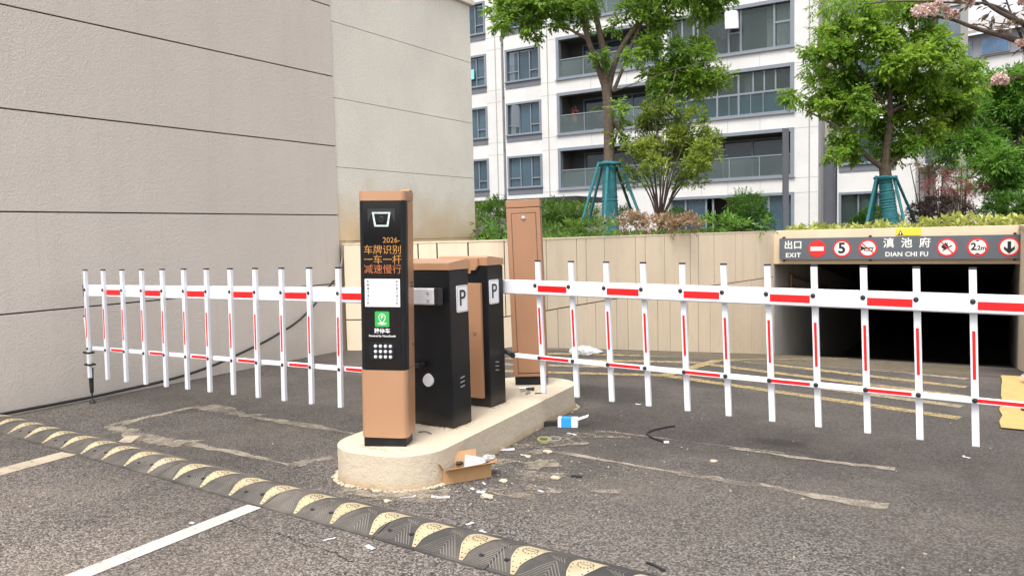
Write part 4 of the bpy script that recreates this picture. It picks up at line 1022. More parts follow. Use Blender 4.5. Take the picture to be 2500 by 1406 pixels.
def recess(x0, x1, zb, zt, depth=1.6, y=FY, door=True, back='room'):
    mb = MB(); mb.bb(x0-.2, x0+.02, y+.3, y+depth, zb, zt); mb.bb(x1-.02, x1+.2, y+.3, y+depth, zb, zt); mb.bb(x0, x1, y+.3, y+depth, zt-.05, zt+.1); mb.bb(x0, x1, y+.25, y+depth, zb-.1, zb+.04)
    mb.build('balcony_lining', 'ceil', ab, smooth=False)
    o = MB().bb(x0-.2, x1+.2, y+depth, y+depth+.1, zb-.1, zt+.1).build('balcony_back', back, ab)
    if door:
        a, b = x0+(x1-x0)*.14, x0+(x1-x0)*.86
        MB().bb(a, b, y+depth-.05, y+depth-.01, zb+.04, zt-.28).build('sliding_door', 'pane', o)
        mb = MB()
        for k in range(4): mb.bb(a+(b-a)*k/3-.04, a+(b-a)*k/3+.04, y+depth-.09, y+depth-.052, zb+.04, zt-.28)
        mb.bb(a-.04, b+.04, y+depth-.10, y+depth-.053, zt-.281, zt-.2)
        mb.build('door_frame', 'winframe', o, smooth=False)
def railing(x0, x1, zb, n, y=FY+.08, h=1.1):
    mb = MB(); mb.bb(x0, x1, y-.03, y+.04, zb+h-.05, zb+h)
    for k in range(n+1): xx = x0+(x1-x0)*k/n; mb.bb(xx-.02, xx+.02, y-.02, y+.03, zb+.06, zb+h-.05)
    o = mb.build('railing', 'winframe', ab, smooth=False)
    MB().bb(x0, x1, y+.001, y+.012, zb+.09, zb+h-.06).build('glass_panel', 'railglass', o)
# columns of the front
WA, WB = (-26.7, -24.46), (-23.2, -20.98)
B1, B2 = (-20.0, -14.12), (-13.83, -7.88)
winop = [(t-2.0, t-.2) for t in FT[1:]]
col_wall(-31, WA[0], []); col_wall(*WA, winop[0:6]); col_wall(WA[1], -23.47, [])
wall.bb(-23.47, -23.3, FY+.55, FY+.6, ZG, ZTOP)
col_wall(-23.3, WB[0], []); col_wall(*WB, winop[0:6]); col_wall(WB[1], B1[0], [])
balop = [(t-OPH, t) for t in FT[1:]]
col_wall(*B1, balop[:6]); col_wall(B1[1], B2[0], []); g0 = (ZG+1.2, FT[0]); col_wall(*B2, [g0]+balop[:6])
col_wall(B2[1], -6.85, [])
wall.bb(-6.86, -6.85, FY+.3, FY+4, ZG, ZTOP)
wall.build('facade', 'facade', ab, smooth=False)
MB().bb(-23.465, -23.305, FY+.5, FY+.54, ZG, ZTOP).build('slot', 'dark', ab)
mb = MB()
for k in range(6): mb.bb(-23.46, -23.31, FY+.1, FY+.45, FT[k]+.2, FT[k]+.75)
mb.build('slot_louvre', 'greyblue', ab)
for k, (zb, zt) in enumerate(winop[:5]):
    small_window(WA[0], WA[1], zb, zt, k+1); small_window(WB[0], WB[1], zb, zt, k, k == 1)
    MB().bb(WB[0], WB[1], FY-.03, FY-.002, zb-.32, zb-.003).build('sill_apron', 'greyblue', ab); MB().bb(WA[0], WA[1], FY-.03, FY-.002, zb-.32, zb-.003).build('sill_apron', 'greyblue', ab)
for k, (zb, zt) in enumerate(balop[:5]):
    surround('balcony_surround', B1[0], B1[1], zb, zt, w=.16); recess(*B1, zb, zt, back='room'); railing(B1[0]+.17, B1[1]-.17, zb, 4)
    f = surround('balcony_surround', B2[0], B2[1], zb, zt, w=.16)
    xa, xb = B2[0]+.16, B2[1]-.16
    if k in (0, 3, 4): recess(*B2, zb, zt); railing(xa, xb, zb, 4)
    elif k == 1:
        recess(*B2, zb, zt, door=False, back='dark')
        MB().bb(xa, xb, FY+.14, FY+.15, zb+.16, zb+1.06).build('pane', 'paneteal', f); MB().bb(xa, xb, FY+.14, FY+.15, zb+1.16, zt-.16).build('pane', 'paneclear', f)
        mullions(f, xa, xb, zb+.16, zt-.16, [xa+(xb-xa)*t for t in (0, .13, .4, .58)]+[xb], [(xa, xb, zb+1.11)], w=.09)
        mullions(f, xa, xb, zb+1.16, zt-.16, [xa+(xb-xa)*t for t in (.2, .30, .70, .79, .88)], w=.07)
        mullions(f, xa, xb, zb+.16, zb+1.06, [xa+(xb-xa)*t for t in (.5, .68, .78, .95)], w=.03)
        curtain(f, xa+(xb-xa)*.615, xa+(xb-xa)*.685, FY+.5, zb+.1, zt-.2)
    else:
        recess(*B2, zb, zt, door=False, back='room')
        x_ = lambda t: xa+(xb-xa)*t
        MB().bb(xa, xb, FY+.14, FY+.15, zb+.16, zt-.16).build('pane', 'paneclear', f)
        mullions(f, xa, xb, zb+.16, zt-.16, [x_(t) for t in (0, .1, .2, .235, .50, .60, .87)]+[xb], [(x_(.5), x_(.6), zb+1.05), (x_(.87), xb, zb+1.25), (xa, x_(.235), zb+1.05)], w=.09)
        curtain(f, x_(.80), x_(.86), FY+.4, zb+.1, zt-.16); curtain(f, x_(.88), x_(.995), FY+.4, zb+.1, zt-.16); curtain(f, xa, x_(.19), FY+.5, zb+.1, zt-.16)
        mb = MB(); mb.box((x_(.55)-.05, FY-.22, zb+1.62), (.62, .05, 1.02), rot=Matrix.Rotation(R(20), 3, 'Z') @ Matrix.Rotation(R(-22), 3, 'X')); sh = mb.build('open_casement', 'winframe', f)
        mb = MB(); mb.box((x_(.55)-.05, FY-.255, zb+1.61), (.50, .03, .90), rot=Matrix.Rotation(R(20), 3, 'Z') @ Matrix.Rotation(R(-22), 3, 'X')); mb.build('frosted_pane', 'frost', f)
        MB().bb(x_(.245), x_(.49), FY+1.2, FY+1.58, zb+.04, zb+1.25).build('cabinet_front', 'dark', f); MB().bb(x_(.62), x_(.82), FY+1.2, FY+1.58, zb+.04, zb+1.55).build('cabinet_front', 'dark', f)
# ground floor of the right bay
f = surround('ground_window', B2[0], B2[1], g0[0], g0[1], w=.13); recess(*B2, *g0, depth=1.2, door=False, back='dark')
x_ = lambda t: B2[0]+.13+(B2[1]-B2[0]-.26)*t
MB().bb(x_(0), x_(.3), FY+.14, FY+.15, g0[0]+.1, g0[1]-.13).build('pane', 'pane', f); MB().bb(x_(.58), x_(1), FY+.14, FY+.15, g0[0]+.1, g0[1]-.13).build('pane', 'pane', f)
mullions(f, x_(0), x_(1), g0[0]+.1, g0[1]-.13, [x_(t) for t in (0, .12, .3, .36, .58, .64, .82, .97)], w=.09)
curtain(f, x_(.1), x_(.26), FY+.3, g0[0], g0[1]-.15); curtain(f, x_(.55), x_(.60), FY+.3, g0[0], g0[1]-.15)
# joints drawn by real thin battens on the bands and pilasters
mb = MB()
for t in FT[:6]:
    for z in (t+.02, t+PIT-OPH-.02): mb.bb(-31, B1[0], FY-.004, FY-.001, z-.012, z+.012) if False else None
    for (a, b) in ((WA[1], -23.48), (WB[1], B1[0]), (B2[1], -6.86)):
        for z in (t+.62, t-.05): mb.bb(a, b, FY-.004, FY-.001, z-.010, z+.010)
    for x in (-18, -16, -12.2, -10.9, -9.4): mb.bb(x-.008, x+.008, FY-.004, FY-.001, t+.01, t+PIT-OPH-.06)
for x in (-23.85, -20.55, -7.23): mb.bb(x-.03, x+.03, FY-.006, FY-.002, ZG, ZTOP)
mb.build('panel_joint', 'joint', ab, smooth=False)
# recess and right wing
MB().bb(-6.849, -6.05, FY+1.6, FY+1.7, 5.2, ZTOP).build('recess_back', 'facadeside', ab); MB().bb(-6.849, -6.05, FY+1.3, FY+1.4, ZG, 5.19).build('recess_back', 'greyblue', ab)
mb = MB(); mb.tube([(-6.35, FY+1.2, ZG), (-6.35, FY+1.2, ZTOP)], .055, 10); mb.build('downpipe', 'greyblue', ab)
w2 = MB(); ops2 = [(1.0, 2.93)]+[(t-1.85, t-.12) for t in FT[1:]]
XW = (-6.05, -2.98); col_wall(XW[0], -5.98, [], FY, .3, w2); col_wall(-5.98, -3.72, ops2[:6], FY, .3, w2); col_wall(-3.72, XW[1], [], FY, .3, w2)
w2.bb(XW[0], XW[0]+.01, FY+.3, FY+2, ZG, ZTOP); w2.bb(XW[1]-.01, XW[1], FY+.3, FY+9, ZG, ZTOP)
w2.build('wing_wall', 'facade', ab, smooth=False)
MB().bb(-6.08, XW[1]+.06, FY-.08, FY-.002, FT[1]-.02, FT[1]+.06).build('cornice', 'facade', ab)
for k, (zb, zt) in enumerate(ops2[:6]):
    f = surround('window', -5.98, -3.72, zb, zt, w=.1); MB().bb(-5.9, -3.8, FY+.14, FY+.15, zb+.1, zt-.1).build('pane', 'paneclear' if k in (0, 4, 5) else 'pane', f)
    mullions(f, -5.98, -3.72, zb+.1, zt-.1, [-5.2, -4.4], [(-5.98, -5.2, zb+.55)]); MB().bb(-6, -3.7, FY+1.1, FY+1.15, zb-.1, zt+.1).build('room_back', 'room', f)
    if k in (0, 4, 5): curtain(f, -5.1, -4.0, FY+.4, zb+.1, zt-.1, 'bluecurtain')
    MB().bb(-5.98, -3.72, FY-.03, FY-.002, zb-.3, zb-.003).build('sill_apron', 'greyblue', ab)
# rear part of the block to the right
w3 = MB(); col_wall(-2.97, -1.60, [(t-1.8, t-.3) for t in FT[:6]], 42, .3, w3); w3.bb(-1.61, -1.60, 42.3, 52, ZG, ZTOP); w3.build('rear_wall', 'facadeside', ab, smooth=False)
for k, t in enumerate(FT[:6]):
    MB().bb(-2.97, -1.60, 42.1, 42.12, t-1.8, t-.3).build('pane', 'pane', ab); MB().bb(-2.97, -1.60, 41.97, 41.998, t-2.1, t-1.803).build('sill_apron', 'greyblue', ab)
MB().bb(-3.0, -2.0, 38.2, 41.9, 3.9, 4.05).build('porch_roof', 'facade', ab); MB().bb(-2.3, -2.1, 38.3, 38.6, ZG, 3.9).build('porch_post', 'facade', ab)
MB().bb(-31.2, -1.4, FY-.2, 53, ZTOP, ZTOP+.4).build('roof', 'roof', ab)
# dark flat canopy over the garden entrance
cn = thing('entrance_canopy', 'flat dark canopy roof running behind the hedge below the left windows', 'canopy')
MB().bb(-27, -17.2, 33.6, 36.6, 2.95, 3.22, .01).build('canopy_roof', 'rubber', cn)
mb = MB()
for x in (-26.5, -22, -17.6): mb.bb(x-.06, x+.06, 33.9, 34.0, 1.0, 2.95)
mb.build('canopy_post', 'rubber', cn)
# things on the balconies
pp = thing('potted_plant', 'red-flowering potted plant on the shelf of the second balcony up', 'plant', (-19.2, FY+.45, 7.35))
MB().tube([(0, 0, 0), (0, 0, .28)], [.12, .17], 14).build('pot', 'terracotta', pp)
leaf_mesh('foliage', np.array([0, 0, .42])+unit(120)*RNG.uniform(.02, .28, 120)[:, None], unit(120)+[0, 0, .5], unit(120), .16, .08, 'leafred', pp)
pp = thing('potted_tree', 'thin little tree in a pale pot on the second balcony up', 'plant', (-17.95, FY+.5, 6.63))
MB().tube([(0, 0, 0), (0, 0, .22)], [.13, .15], 14).build('pot', 'sticker', pp); MB().tube([(0, 0, .22), (.05, 0, .7), (-.03, 0, 1.3)], [.02, .015, .008], 6).build('stem', 'bark', pp)
leaf_mesh('foliage', np.array([0, 0, 1.15])+unit(90)*RNG.uniform(.02, .35, 90)[:, None], unit(90)+[0, 0, .3], unit(90), .14, .06, 'leafbush', pp)
mb = MB(); mb.box((0, 0, .2), (.5, .16, .38), .06, rot=Matrix.Rotation(R(12), 3, 'Y')); o = mb.build('turquoise_cushion', 'cyan'); o.location = (-17.05, FY+.4, 6.62); tag(o, 'turquoise cushion leaning inside the glass railing of a balcony', 'cushion')
mb = MB(); mb.box((0, 0, 0), (.55, .05, .55), .02); o = mb.build('hanging_towel', 'cyan'); o.location = (-25.5, FY-.1, 10.5); tag(o, 'turquoise towel hanging from a left-hand window', 'towel')

# person standing behind the big window
pe = thing('person', 'person in a grey jacket standing behind the large upper window', 'person', (-11.25, FY+.75, 9.62))
mb = bpy.data.meshes.new('body')
V = [(0, 0, .92), (0, 0, 1.12), (0, 0, 1.36), (0, 0, 1.46), (0, -.01, 1.58), (0, -.02, 1.70), (-.17, 0, 1.38), (-.24, -.02, 1.12), (-.16, -.22, 1.02), (-.10, -.30, 1.04), (.17, 0, 1.38), (.25, -.02, 1.12), (.20, -.16, .94), (.16, -.24, .93), (-.09, 0, .86), (-.10, -.01, .48), (-.10, 0, .08), (-.10, -.14, .03), (.09, 0, .86), (.10, -.01, .48), (.10, 0, .08), (.10, -.14, .03)]
E_ = [(0, 1), (1, 2), (2, 3), (3, 4), (4, 5), (2, 6), (6, 7), (7, 8), (8, 9), (2, 10), (10, 11), (11, 12), (12, 13), (0, 14), (14, 15), (15, 16), (16, 17), (0, 18), (18, 19), (19, 20), (20, 21)]
RD = [.14, .14, .15, .055, .085, .075, .065, .048, .038, .034, .065, .048, .038, .034, .085, .06, .045, .035, .085, .06, .045, .035]
mb.from_pydata(V, E_, []); bo = bpy.data.objects.new('body', mb); COL.objects.link(bo); bo.parent = pe
sk = bo.modifiers.new('skin', 'SKIN'); ss = bo.modifiers.new('sub', 'SUBSURF'); ss.levels = ss.render_levels = 1
for i, r in enumerate(RD): mb.skin_vertices[0].data[i].radius = (r, r*.8)
mb.skin_vertices[0].data[0].use_root = True
bpy.context.view_layer.update(); me = bpy.data.meshes.new_from_object(bo.evaluated_get(bpy.context.evaluated_depsgraph_get())); bpy.data.objects.remove(bo)
me.materials.clear(); bo = link('body', me, 'jacket', pe); me.materials.append(M['skin']); me.materials.append(M['trousers'])
for p in me.polygons: p.material_index = 1 if p.center.z > 1.49 or (p.center.y < -.24 and .9 < p.center.z < 1.2) else (2 if p.center.z < .86 else 0)
mb = MB(); mb.ball((0, .01, 1.69), (.098, .105, .10), 10); 
for v in mb.bm.verts:
    if v.co.y < -.05 and v.co.z < 1.70: v.co.y = -.03
mb.build('hair', 'hair', pe)
mb = MB(); mb.ball((0, -.115, 1.635), (.014, .02, .02), 6)
for s in (-1, 1): mb.ball((s*.035, -.098, 1.665), (.012, .008, .008), 6); mb.ball((s*.095, 0, 1.65), (.012, .025, .035), 6)
mb.build('face_features', 'skin', pe)

# far building at the upper right
fb = thing('far_building', 'distant grey house with pitched roof between the trees, upper right', 'building')
p0 = at(2335, 500, 95); rx = Vector((math.cos(R(2)), math.sin(R(2)), 0))
fb.location = (p0.x, p0.y, 0); fb.rotation_euler = (0, 0, R(-14))
mb = MB(); mb.bb(-1, 6.6, 0, 8, 0, 23.6); mb.build('wall', 'facade', fb, smooth=False)
MB().bb(-1.2, 6.9, -.3, -.01, 20.9, 23.6).build('upper_wall', 'fargrey', fb)
mb = MB(); mb.prism([(-3, -1.4, 23.6), (7.5, -1.4, 23.6), (7.5, 4, 26), (-3, 4, 26)], (0, 0, .35)); mb.build('roof', 'roof', fb, smooth=False)
mb = MB()
for k in range(5): mb.bb(-1.25, 6.95, -.36, -.005, 17.6-3*k+.0, 18.5-3*k)
mb.build('floor_band', 'facade', fb, smooth=False)
for k in range(5):
    zb = 21.1-3*k
    for x0_, x1_ in ((2.6, 5.3), (-.8, 1.4)):
        f = MB().bb(x0_-.15, x1_+.15, -.42, -.31, zb-1.35 if k else zb, zb+.55 if k else zb+1.9).build('window', 'fargrey', fb)
        MB().bb(x0_, x1_, -.46, -.43, (zb-1.2 if k else zb+.15), (zb+.4 if k else zb+1.75)).build('pane', 'pane_blue', f)
        mb = MB(); mb.bb((x0_+x1_)/2-.04, (x0_+x1_)/2+.04, -.50, -.465, (zb-1.2 if k else zb+.15), (zb+.4 if k else zb+1.75)); mb.build('mullion', 'winframe', f)

# ------------------------------------------------------------------ garden
def limb(mb, pts, r0, r1, d, n=8, jit=.0):
    P = [at(x, y, d+(q[0] if q else 0)) for x, y, *q in pts]; P = smooth(P, 2); m = len(P)
    mb.tube(P, [r0+(r1-r0)*i/(m-1) for i in range(m)], n)
def stakes(label, d, base, top, legs, group):
    g = thing('tree_stakes', label, 'tree stakes', (0, 0, 0), 0, group)
    tx, ty = top
    for (x, y, dd, lx) in legs:
        mb = MB(); a, b = at(x, y, d+dd), at(lx, ty-3, d+dd*.12); pts = [a.lerp(b, k/14) for k in range(15)]
        mb.tube(pts, [.034+.006*random.random() for _ in pts], 9); mb.build('stake', 'wrap', g)
    mb = MB(); c = at(tx, ty, d); rad = .25; pts = [c+Vector((rad*math.cos(a), rad*math.sin(a), .01*math.sin(3*a))) for a in np.linspace(0, 2*math.pi, 20)]
    mb.tube(pts, [.034+.010*random.random() for _ in pts], 8, False); mb.build('binding', 'rope', g)
def wrapped(mb_parent, d, x0, y0, x1, y1, r0, r1):
    mb = MB(); a, b = at(x0, y0, d), at(x1, y1, d); n = 46; pts = [a.lerp(b, k/n) for k in range(n+1)]
    mb.tube(pts, [r0+(r1-r0)*k/n+(.013 if k % 2 else 0)+.008*random.random() for k in range(n+1)], 18); mb.build('trunk_wrap', 'wrap', mb_parent)

# tree with long bare limbs
d = 19.
t1 = thing('garden_tree', 'tall tree with forked bare limbs and teal-wrapped trunk above the retaining wall', 'tree')
mb = MB()
limb(mb, [(1492, 600), (1488, 470), (1487, 330), (1484, 250), (1478, 200)], .15, .105, d, 12)
limb(mb, [(1480, 225), (1455, 150), (1432, 90), (1425, 30), (1432, -70)], .085, .05, d)
limb(mb, [(1432, 95), (1390, 72), (1345, 42), (1285, 18)], .045, .012, d)
limb(mb, [(1480, 230), (1476, 140), (1462, 70), (1446, 0), (1440, -90)], .095, .055, d)
limb(mb, [(1485, 225), (1500, 150), (1532, 90), (1572, 40), (1605, -40)], .08, .045, d)
limb(mb, [(1497, 225), (1520, 170), (1562, 60), (1592, 15), (1640, -50)], .05, .025, d)
limb(mb, [(1497, 225), (1560, 200, -.4), (1650, 170, -.8), (1725, 150, -.9)], .014, .006, d)
limb(mb, [(1560, 62), (1600, 70), (1650, 20)], .02, .01, d); limb(mb, [(1500, 345), (1515, 300), (1520, 260)], .035, .012, d); limb(mb, [(1500, 300), (1520, 330)], .05, .045, d)
limb(mb, [(1650, 172, -.8), (1640, 220, -.8), (1612, 245, -.8)], .014, .006, d)
mb.build('trunk', 'bark', t1)
wrapped(t1, d, 1491, 600, 1487, 398, .225, .14)
C1 = [(1240, 30, 42), (1288, 62, 38), (1322, 22, 48), (1262, -10, 48), (1370, 30, 34), (1222, 60, 18), (1350, 66, 22), (1300, 85, 16), (1470, 138, 20), (1450, 15, 26), (1505, 66, 20), (1545, 22, 30), (1596, 14, 44), (1650, 10, 48), (1702, 22, 46), (1735, 0, 42), (1612, 62, 28), (1765, -10, 25),
      (1592, 130, 38), (1642, 150, 46), (1690, 165, 46), (1730, 180, 38), (1758, 196, 22), (1700, 205, 32), (1642, 192, 38), (1612, 232, 26), (1722, 110, 30), (1592, 182, 24), (1660, 215, 22), (1512, 262, 14), (1507, 330, 11), (1505, 292, 11), (1548, 150, 22), (1415, 60, 22), (1400, 10, 28)]
CT = [(1400, -70, 80), (1500, -90, 90), (1620, -80, 90), (1720, -60, 60), (1300, -70, 60)]
crown('crown', tufts(px(C1, d, .55), 5), 700, .125, 'leaf1', t1, m=6, droop=.35, aspect=.52, flat=.7, upb=.5)
crown('crown', px(CT, d, .9), 150, .16, 'leaf1', t1, m=9, aspect=.36)
stakes('four teal-wrapped stakes bound to the forked bare-limbed tree', d, None, (1488, 400), [(1420, 545, -.5, 1462), (1436, 548, .8, 1472), (1545, 525, .9, 1500), (1568, 540, -.5, 1512), (1476, 545, -.9, 1484)], 'staked tree supports')
# round camphor tree
d = 20.
t2 = thing('garden_tree', 'dense round-crowned bright green tree with teal-wrapped trunk above the garage portal', 'tree')
mb = MB()
limb(mb, [(2178, 590), (2170, 500), (2162, 430), (2160, 405)], .165, .135, d, 12)
limb(mb, [(2158, 412), (2120, 385), (2092, 355), (2060, 320), (2010, 290), (1965, 270)], .085, .012, d); limb(mb, [(2092, 357), (2050, 350)], .03, .01, d)
limb(mb, [(2160, 410), (2168, 340), (2175, 270), (2170, 180), (2180, 80)], .12, .02, d); limb(mb, [(2172, 275), (2210, 255), (2260, 220), (2310, 170)], .06, .012, d)
limb(mb, [(2165, 410), (2200, 375), (2225, 340), (2270, 300), (2330, 270)], .075, .012, d); limb(mb, [(2172, 280), (2120, 200), (2080, 140), (2050, 80)], .06, .012, d)
limb(mb, [(2110, 190), (2060, 160), (2010, 150)], .03, .01, d); limb(mb, [(2175, 180), (2230, 120), (2265, 90)], .035, .01, d)
mb.build('trunk', 'bark', t2)
wrapped(t2, d, 2180, 590, 2161, 436, .205, .15)
C2 = [(2062, 70, 46), (2030, 122, 42), (1992, 132, 32), (2000, 172, 32), (2070, 150, 52), (2132, 100, 48), (2200, 60, 56), (2122, 44, 40), (2262, 92, 46), (2296, 118, 36), (2182, 140, 60), (2250, 170, 60), (2312, 160, 46), (2338, 196, 44), (2362, 172, 28), (2378, 160, 16), (2012, 232, 40), (2072, 222, 52), (2142, 220, 60), (2222, 240, 60), (2292, 240, 52), (2340, 262, 38), (2010, 266, 26), (2062, 282, 38), (2132, 300, 50), (2202, 310, 50), (2272, 310, 42), (2312, 292, 34), (2162, 352, 40), (2222, 350, 34), (2052, 352, 32), (2082, 342, 32), (2042, 374, 22), (2086, 378, 26), (2172, 384, 22), (2030, 85, 26), (2230, 130, 40), (2100, 260, 40), (1925, 236, 16)]
C2b = [(1952, 240, 20), (1978, 255, 14), (1930, 240, 14), (2010, 12, 28), (2082, 8, 38), (2160, 0, 40), (2240, 20, 40), (2010, 75, 20), (1975, 120, 16), (1978, 165, 16), (1990, 205, 18), (2385, 215, 20), (2375, 240, 16)]
crown('crown', tufts(px(C2, d, 1.1, .9), 6, .82, .48), 860, .12, 'leaf2', t2, m=5, droop=.5, aspect=.6, flat=.7, upb=.6)
crown('crown', px(C2b, d, .4), 650, .12, 'leaf2', t2, m=7, droop=.6, aspect=.36, flat=.8)
stakes('four teal-wrapped stakes bound to the round-crowned tree above the portal', d, None, (2162, 434), [(2112, 565, -.6, 2140), (2124, 565, .7, 2144), (2212, 560, -.7, 2182), (2240, 555, .6, 2186)], 'staked tree supports')
# multi-stemmed shrub tree
d = 18.5
t3 = thing('shrub_tree', 'vase-shaped many-stemmed shrub with small yellowish leaves beside the bare-limbed tree', 'shrub')
mb = MB()
ends = [(1545, 400), (1560, 350), (1585, 320), (1600, 290), (1630, 300), (1650, 330), (1680, 330), (1700, 360), (1725, 380), (1735, 410), (1590, 380), (1640, 390), (1670, 410), (1575, 430), (1705, 430), (1620, 350), (1655, 370), (1540, 440)]
for i, (x, y) in enumerate(ends):
    bx2 = 1612+random.uniform(-6, 6); dz = random.uniform(-.8, .8)
    limb(mb, [(bx2, 570), (bx2+(x-bx2)*.18, 500, dz*.3), (bx2+(x-bx2)*.62, 440+(y-440)*.45, dz*.8), (x, y, dz), (x+(x-1612)*.08, y-35, dz)], .028, .004, d, 6)
mb.build('trunk', 'barkdark', t3)
C3 = [(1572, 330, 44), (1622, 292, 44), (1680, 312, 44), (1720, 352, 36), (1737, 392, 28), (1558, 382, 44), (1622, 360, 54), (1690, 390, 46), (1550, 430, 26), (1602, 420, 34), (1662, 430, 34), (1712, 430, 28), (1592, 272, 26), (1580, 302, 28), (1650, 330, 40), (1530, 410, 18), (1740, 345, 16), (1690, 280, 16), (1640, 262, 14), (1750, 330, 8)]
crown('crown', tufts(px(C3, d, .8), 5, .8, .5), 1150, .08, 'leafbush', t3, m=5, droop=-.1, aspect=.55, upb=.3, inner=.2)

def bush(label, clumps, d, dens, leaf, mt, jit=.3, name='round_bush', cat='bush', group=None, stem=None, **k):
    t = thing(name, label, cat, (0, 0, 0), 0, group)
    P = px(clumps, d, jit); crown("foliage", P, dens, leaf, mt, t, **k)
    if stem:
        mb = MB(); c = P[0][0]
        for j in range(5): mb.tube([Vector((c.x+random.uniform(-.1, .1), c.y, 1.2)), c+Vector((random.uniform(-.4, .4), random.uniform(-.3, .3), 0))], [.03, .012], 6)
        mb.build('stem', 'barkdark', t)
    return t
G = 'clipped bushes in the garden'
kw = dict(m=3, droop=-.1, aspect=.6, inner=.80, upb=.2)
bush('round dark green clipped bush left of the grey lamp post', [(1830, 535, 46), (1802, 545, 34), (1860, 545, 32), (1830, 505, 36)], 20, 3800, .055, 'leafround', .1, group=G, stem=1, **kw)
bush('round green clipped bush behind the stakes of the round-crowned tree', [(2135, 540, 44), (2100, 550, 24), (2170, 545, 30)], 24, 3400, .06, 'leafround', .1, group=G, stem=1, **kw)
bush('broad dark purple clipped bush under the red maple', [(2290, 512, 42), (2250, 520, 34), (2335, 515, 38), (2365, 525, 22), (2240, 535, 20)], 20.5, 3600, .05, 'leafpurple', .1, group=G, stem=1, **kw)
bush('broad green clipped bush at the right edge above the portal', [(2455, 510, 46), (2420, 528, 32), (2490, 505, 42), (2510, 530, 40), (2430, 490, 24)], 20, 3400, .06, 'leafround', .1, group=G, stem=1, **kw)
bush('small green bush at the foot of the many-stemmed shrub', [(1655, 530, 26), (1632, 535, 18)], 18, 3600, .05, 'leafround', .1, group=G, **kw)
bush('feathery pale green plant behind the round dark bush', [(1820, 488, 30), (1795, 492, 20), (1850, 490, 20)], 22, 600, .10, 'leaf3', .2, name='feathery_shrub', cat='shrub', stem=1, m=8, aspect=.25, flat=.45)
bush('tall shaggy green hedge behind the copper pillar', [(1180, 530, 36), (1210, 515, 34), (1180, 560, 40), (1240, 540, 36), (1340, 525, 36), (1375, 520, 34), (1400, 530, 36), (1430, 525, 32), (1350, 555, 36), (1400, 560, 36), (1440, 555, 30), (1310, 520, 28), (1270, 530, 34), (1520, 530, 24), (1555, 545, 22)], 20.3, 900, .08, 'leafhedge', .5, name='hedge', cat='hedge', m=6, droop=-.3, aspect=.42, inner=.3, upb=.5)
bush('low bright green hedge along the top of the retaining wall', [(1330, 570, 22), (1360, 568, 24), (1395, 562, 24), (1430, 560, 24), (1465, 556, 24), (1490, 558, 18), (1410, 570, 20), (1350, 580, 16)], 12.3, 1900, .055, 'leafhedge', .25, name='hedge', cat='hedge', m=5, droop=-.3, aspect=.42, inner=.5, upb=.5)
bush('dried-out brown hedge along the top of the retaining wall', [(1530, 552, 22), (1560, 545, 22), (1590, 550, 22), (1622, 548, 24), (1655, 548, 22), (1685, 545, 22), (1700, 552, 16), (1570, 562, 16), (1640, 562, 16), (1515, 560, 14), (1480, 545, 10), (1545, 528, 12), (1500, 530, 8)], 13.8, 2200, .058, 'leafdry', .25, name='hedge', cat='hedge', m=5, droop=-.2, aspect=.5, inner=.5, upb=.4)
bush('low light green leafy plants right of the dried hedge', [(1728, 552, 18), (1755, 552, 20), (1785, 556, 18), (1810, 558, 14), (1870, 556, 14)], 16.2, 800, .11, 'leaf3', .2, name='ground_plant', cat='plant', m=5, droop=-.2, aspect=.4, inner=.3, upb=.6)
bush('glossy broad-leaved plant between stone wall and copper pillar', [(1205, 560, 26), (1190, 572, 18), (1222, 568, 18), (1200, 585, 16)], 12.5, 500, .13, 'leaf3', .15, name='broad_leaved_plant', cat='plant', stem=1, m=5, droop=.3, aspect=.5, inner=.4)
bush('red-leaved maple between the round-crowned tree and the far right trees', [(2300, 455, 34), (2345, 465, 26), (2380, 462, 22), (2270, 455, 18), (2320, 435, 22), (2400, 468, 12)], 24, 260, .14, 'leafred', .5, name='maple_tree', cat='tree', stem=1, m=7, aspect=.24, flat=.5, droop=.3)
bush('bronze-leaved small maple standing over the red one', [(2255, 398, 22), (2290, 425, 26), (2315, 410, 22), (2270, 430, 16), (2240, 405, 10)], 25, 240, .14, 'leafbrown', .5, name='maple_tree', cat='tree', stem=1, m=7, aspect=.24, flat=.5, droop=.3)
bush('light green young tree behind the maples', [(2350, 400, 24), (2375, 430, 22), (2330, 395, 18), (2390, 400, 16), (2360, 450, 18)], 29, 330, .15, 'leaf1', .5, name='young_tree', cat='tree', stem=1, m=7, aspect=.3)
t4 = thing('layered_tree', 'large dark-trunked tree with layered fine green foliage at the right edge', 'tree')
mb = MB(); d = 25
limb(mb, [(2452, 560), (2445, 480), (2440, 420), (2420, 340), (2390, 280)], .22, .05, d, 10); limb(mb, [(2442, 440), (2480, 370), (2500, 300)], .12, .04, d); limb(mb, [(2430, 370), (2360, 340), (2290, 345)], .08, .015, d); limb(mb, [(2425, 350), (2350, 300)], .05, .015, d)
mb.build('trunk', 'barkdark', t4)
C4 = [(2402, 232, 50), (2462, 222, 50), (2420, 280, 60), (2482, 272, 60), (2352, 282, 40), (2332, 330, 40), (2290, 358, 34), (2392, 330, 54), (2452, 340, 60), (2502, 330, 54), (2402, 390, 44), (2462, 400, 54), (2502, 420, 54), (2442, 440, 44), (2262, 340, 28), (2300, 385, 20), (2420, 460, 30), (2330, 260, 24), (2540, 260, 60), (2550, 380, 60), (2480, 460, 36)]
crown('crown', tufts(px(C4, d, 1.2), 5, .8, .5), 420, .17, 'leaf3', t4, m=7, droop=.25, aspect=.34, flat=.4, upb=.4)
